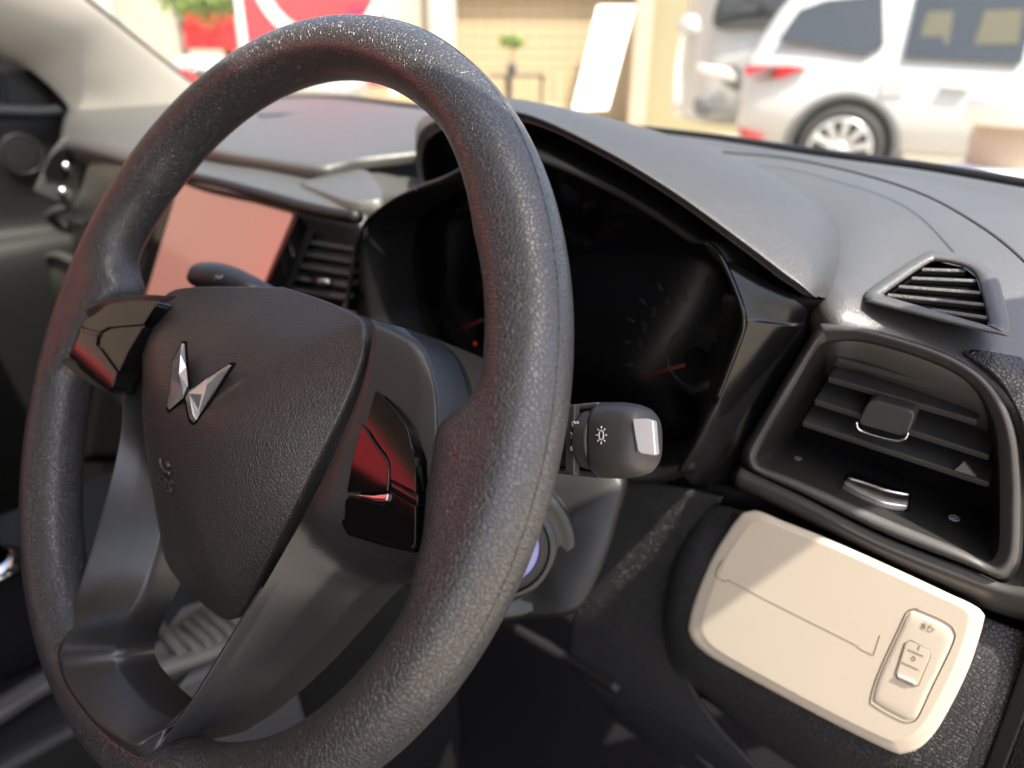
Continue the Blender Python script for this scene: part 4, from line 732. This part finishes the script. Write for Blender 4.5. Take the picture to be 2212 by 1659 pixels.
prism('seat', [cq+us*x+n_*y for x, y in ((-.22, -.22), (.22, -.22), (.22, .22), (-.22, .22))], -up_*.05, PALE, chr_, .01); prism('backrest', [cq+us*x+up_*z for x, z in ((.2, .0), (.2, .45), (.23, .45), (.23, 0))], n_*.4, PALE, chr_)
for x in (-.2, .2):
    for y in (-.2, .2): tube('leg', [cq+us*x+n_*y, cq+us*x+n_*y-up_*.45], .018, DGREY, chr_, 8)
# sunlit strip of wall and ground, shaped as a bright white slab
lb = thing('sun_patch_slab', 'sunlit patch of wall and ground between chair and pillar, shaped as a white slab', 'board', PD(1280, 230, 11.5)*np.array([1, 1, 0])+np.array([0, 0, GZ]))
bb = [PD(x, y, D) for x, y, D in ((1238, 236, 11.0), (1312, 236, 11.0), (1372, 12, 12.2), (1292, 12, 12.2))]; prism('sheet', bb, n_*.04, gmat('sun_patch_white', (.85, .84, .8), .6), lb)
# red and white car nose, left behind the wheel
rwc = thing('red_and_white_car', 'red and white car nose showing behind the wheel at the left', 'car', PD(420, 200, 7.5)*np.array([1, 1, 0])+np.array([0, 0, GZ]))
nose = [PD(x, y, 7.5) for x, y in [(372, 145), (378, 128), (405, 120), (450, 122), (520, 130), (640, 140), (760, 150), (760, 215), (640, 215), (480, 210), (420, 185), (388, 165)]]
pillow('bonnet', nose, -n_, .25, CARW, rwc, skirt=.5, power=2); pillow('headlamp', [PD(x, y, 7.2) for x, y in [(398, 150), (420, 146), (450, 156), (440, 166), (415, 162)]], -n_, .02, CARG, rwc)
pillow('bumper', [PD(x, y, 7.22) for x, y in [(372, 152), (395, 160), (440, 185), (520, 210), (500, 260), (430, 230), (385, 185)]], -n_, .03, mat('red_car_paint', (.6, .03, .03), .25, coat=.5), rwc, skirt=.3)
# ---- white SUV
def vehicle(name, label, origin, ang, L, stations, Hw, paint):
    t = thing(name, label, 'car', origin); c, s = math.cos(ang), math.sin(ang)
    X = lambda x, y, z: np.array(origin)+np.array([x*c-y*s, x*s+y*c, z])      # x towards the nose, y to its left
    rings = []
    for (x, zs, zb, zr, wb, wr) in stations:
        rings.append([X(x, y, z) for y, z in ((-.8*wb, zs), (-.98*wb, zs+.08), (-wb, (zs+zb)*.5), (-.985*wb, zb-.06), (-.95*wb, zb), (-wr, zr-.07), (-wr+.10, zr-.005), (0, zr+.03), (wr-.10, zr-.005), (wr, zr-.07), (.95*wb, zb), (.985*wb, zb-.06), (wb, (zs+zb)*.5), (.98*wb, zs+.08), (.8*wb, zs))])
    R = np.array(rings); fine = []
    idx = np.linspace(0, 1, 90)
    cols = [cr(R[:, k], 90) for k in range(R.shape[1])]
    loft('body', [[cols[k][i] for k in range(len(cols))] for i in range(90)], paint, t, closed_ring=True, caps=True)
    return t, X
wc = PZ(1813, 322, GZ+.36)
d_ = np.array([wc[0]-CAM[0], wc[1]-CAM[1]]); th_r = math.atan2(d_[1], d_[0]); ang = th_r-math.pi/2-math.radians(4)
orig = wc-np.array([math.cos(ang)*.95, math.sin(ang)*.95, 0])-np.array([math.cos(ang+math.pi/2), math.sin(ang+math.pi/2), 0])*-.90; orig[2] = GZ
suv, XS = vehicle('white_suv', 'white sport utility car parked ahead with red tail lamp and alloy wheel', orig, ang, 4.5,
    [(-.02, .45, .95, 1.02, .60, .45), (.04, .40, 1.06, 1.16, .80, .60), (.14, .36, 1.10, 1.35, .88, .64), (.32, .33, 1.10, 1.58, .91, .66), (.6, .30, 1.08, 1.66, .92, .68), (1.2, .28, 1.03, 1.70, .92, .70), (2.2, .28, .99, 1.70, .92, .70), (2.9, .28, .98, 1.60, .92, .66), (3.4, .28, .97, 1.30, .92, .62), (3.7, .28, .97, 1.05, .91, .7), (4.3, .32, .88, .92, .85, .6), (4.5, .4, .75, .8, .7, .5)], .92, CARW)
def side(nm, pts, m, parent, t_=.012, off=.0):
    """Panel on the near flank; pts are (x along the car, y out from the middle, z)."""
    P_ = [XS(x, -(y+off), z) for x, y, z in pts]; nrm = np.array([math.cos(ang-math.pi/2), math.sin(ang-math.pi/2), 0]); return prism(nm, [p+nrm*t_ for p in P_], -nrm*(t_+.02), m, parent, .004)
win = lambda x0, x1, z0a, z0b, z1a, z1b: [(x0, .895, z0a), (x1, .895, z0b), (x1-.02, .735, z1b), (x0+.05, .735, z1a)]
side('quarter_window', [(.30, .885, 1.22), (.55, .893, 1.19), (1.02, .893, 1.10), (1.14, .86, 1.18), (1.05, .74, 1.56), (.62, .735, 1.53), (.42, .76, 1.46)], CARG, suv)
side('rear_door_window', [(1.30, .893, 1.09), (2.12, .893, 1.045), (2.12, .735, 1.58), (1.30, .735, 1.58)], CARG, suv); side('front_door_window', [(2.24, .893, 1.04), (3.2, .893, 1.02), (2.9, .74, 1.54), (2.24, .735, 1.58)], CARG, suv)
SKY_ = mat('window_blue_reflection', (.10, .25, .6), .2, spec=.5)
for x0, x1, m_ in ((1.33, 1.62, 0), (1.72, 2.08, 0)): side('seat_headrest', [(x0+.05, .86, 1.18), (x1-.02, .86, 1.18), (x1-.04, .79, 1.42), (x0+.07, .79, 1.42)], gmat('beige_seat', (.09, .085, .06), .8), suv, .014)
side('tail_lamp', [(.03, .80, 1.01), (.22, .93, 1.015), (.44, .935, 1.02), (.58, .93, 1.005), (.40, .935, .925), (.22, .93, .91), (.06, .80, .92)], LAMP, suv, .02); side('lamp_divider', [(.27, .94, 1.02), (.30, .94, 1.02), (.29, .94, .91), (.26, .94, .91)], CLAD, suv, .024)
side('door_handle', [(1.62, .925, .90), (1.82, .925, .885), (1.82, .925, .855), (1.62, .925, .87)], SILVER, suv, .03); side('fuel_flap', [(1.18, .925, .93), (1.36, .925, .92), (1.36, .925, .80), (1.18, .925, .80)], CARW, suv, .004)
side('sill_cladding', [(1.45, .90, .34), (3.3, .90, .34), (3.3, .90, .24), (1.45, .90, .24)], gmat('sill_beige', (.42, .37, .3), .7), suv, .03); side('bumper_reflector', [(.05, .82, .50), (.25, .915, .44), (.30, .915, .40), (.10, .83, .42)], LAMP, suv, .015)
side('roof_rail', [(.55, .66, 1.70), (2.8, .66, 1.72), (2.8, .66, 1.76), (.6, .66, 1.74)], SILVER, suv, .03)
nrm = np.array([math.cos(ang-math.pi/2), math.sin(ang-math.pi/2), 0])
for xw in (.95, 3.68):
    W0 = XS(xw, -.895, .36); ex = np.array([math.cos(ang), math.sin(ang), 0])
    def wr_(r, h, k=56): return [W0+nrm*h+ex*r*math.cos(q)+up_*r*math.sin(q) for q in np.linspace(0, 2*math.pi, k, endpoint=False)]
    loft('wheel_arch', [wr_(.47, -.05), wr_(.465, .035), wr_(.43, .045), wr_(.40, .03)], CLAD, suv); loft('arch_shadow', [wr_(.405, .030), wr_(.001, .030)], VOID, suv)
    wh = loft('wheel', [wr_(.355, -.05), wr_(.355, .05), wr_(.34, .065), wr_(.27, .07), wr_(.25, .05), wr_(.001, .045)], TYRE, suv)
    loft('wheel_rim', [wr_(.262, .06), wr_(.255, .078), wr_(.235, .075), wr_(.23, .05)], ALLOY, wh); loft('hub_cap', [wr_(.06, .05), wr_(.055, .08), wr_(.001, .082)], ALLOY, wh)
    for k in range(10):
        q = 2*math.pi*k/10+.2; e = ex*math.cos(q)+up_*math.sin(q); f_ = -ex*math.sin(q)+up_*math.cos(q)
        prism('spoke', [W0+nrm*.074+e*.04-f_*.018, W0+nrm*.078+e*.245-f_*.030, W0+nrm*.078+e*.245+f_*.030, W0+nrm*.074+e*.04+f_*.018], -nrm*.02, ALLOY, wh, .004)
# ---- white van behind
vo = PD(1560, 300, 8.2); vo[2] = GZ; van = thing('white_van', 'white van with side mirror, parked left of the white sport utility car', 'van', vo)
va = lambda x, y, D=8.2: PD(x, y, D)
pillow('body', [va(x, y) for x, y in [(1506, 255), (1506, 200), (1514, 130), (1530, 60), (1546, 0), (1560, -80), (1585, -160), (1800, -160), (1800, 250), (1700, 268), (1540, 268)]], -n_, .12, CARW, van, skirt=1.2, power=5)
pillow('windscreen', [va(x, y, 8.0) for x, y in [(1545, 58), (1556, -20), (1580, -120), (1720, -120), (1720, 58), (1640, 60)]], -n_, .02, CARG, van)
pillow('side_mirror', [va(x, y, 7.95) for x, y in [(1468, 72), (1470, 50), (1482, 34), (1508, 36), (1512, 74), (1490, 78)]], -n_, .08, CARW, van, skirt=.06)
pillow('headlamp', [va(x, y, 7.98) for x, y in [(1508, 138), (1530, 142), (1580, 152), (1586, 176), (1540, 168), (1512, 156)]], -n_, .02, mat('lamp_clear', (.6, .55, .5), .15, spec=.8), van)
pillow('grille', [va(x, y, 7.99) for x, y in [(1570, 142), (1600, 146), (1600, 196), (1575, 188), (1560, 172)]], -n_, .01, CLAD, van)
pillow('fog_lamp_recess', [va(x, y, 7.98) for x, y in [(1502, 212), (1522, 214), (1540, 228), (1580, 236), (1540, 240), (1524, 250), (1502, 246)]], -n_, .01, CLAD, van)
tube('antenna_stripe', [va(x, y, 7.97) for x, y in [(1545, 60), (1560, -20), (1580, -120)]], .012, DGREY, van, 8)
# kerb and barrel planter at the right edge
kb = prism('white_kerb', [PZ(x, y, GZ+.02) for x, y in [(1600, 300), (2160, 352), (2160, 338), (1600, 288)]], up_*.12, WHT); tag(kb, 'white painted kerb in front of the white sport utility car', 'kerb')
bp_ = thing('barrel_planter', 'beige barrel planter with white rims at the right edge', 'planter', PD(2235, 330, 3.6)*np.array([1, 1, 0])+np.array([0, 0, GZ])); bq = PD(2235, 250, 3.6); bq[2] = 0
z1_, z2_ = PD(2235, 240, 3.6)[2], PD(2235, 372, 3.6)[2]
cyl = lambda nm, prof, m: loft(nm, [[np.array([bq[0]+r*math.cos(q), bq[1]+r*math.sin(q), z]) for q in np.linspace(0, 2*math.pi, 36, endpoint=False)] for r, z in prof], m, bp_)
BRL = gmat('barrel_beige', (.45, .36, .27), .7)
cyl('barrel', [(.17, GZ), (.19, z2_), (.20, (z1_+z2_)/2), (.19, z1_), (.02, z1_-.01)], BRL); cyl('rim_band', [(.19, z1_-.05), (.235, z1_-.05), (.24, z1_+.04), (.22, z1_+.07), (.18, z1_+.05)], WHT); cyl('base_band', [(.19, z2_+.02), (.28, z2_), (.29, z2_-.06), (.2, z2_-.07)], WHT)
# unseen red panels and brown slab, added to shape reflections in the gloss parts
rt = thing('red_reflection_wall', 'unseen red panels on the passenger side, added for the red reflections', 'reflection panel', (-4.2, -2.2, GZ))
prism('red_panel', [np.array(p) for p in [(-4.4, -7, GZ), (-4.1, -2.4, GZ), (-4.1, -2.4, 2.2), (-4.4, -7, 2.2)]], np.array([-.05, 0, 0]), REDM, rt)
prism('low_red_panel', [np.array(p) for p in [(-4.1, -2.4, GZ), (-3.9, .6, GZ), (-3.9, .6, .34), (-4.1, -2.4, .34)]], np.array([-.05, 0, 0]), REDM, rt)
o = box('sky_blocking_slab', (-9.5, -14, GZ), (-9.0, 1.5, 5.0), gmat('brown_render', (.16, .13, .10), .9)); tag(o, 'unseen brown slab beyond the red panels, added to keep sky out of reflections', 'sky blocker')  # unseen slab added so the gloss parts do not mirror bright sky
for y in (-6.9, -3.2, .55): tube('post', [np.array([-3.85-.07*(0.6-y), y, GZ]), np.array([-3.85-.07*(.6-y), y, 2.3])], .03, WHT, rt, 10)
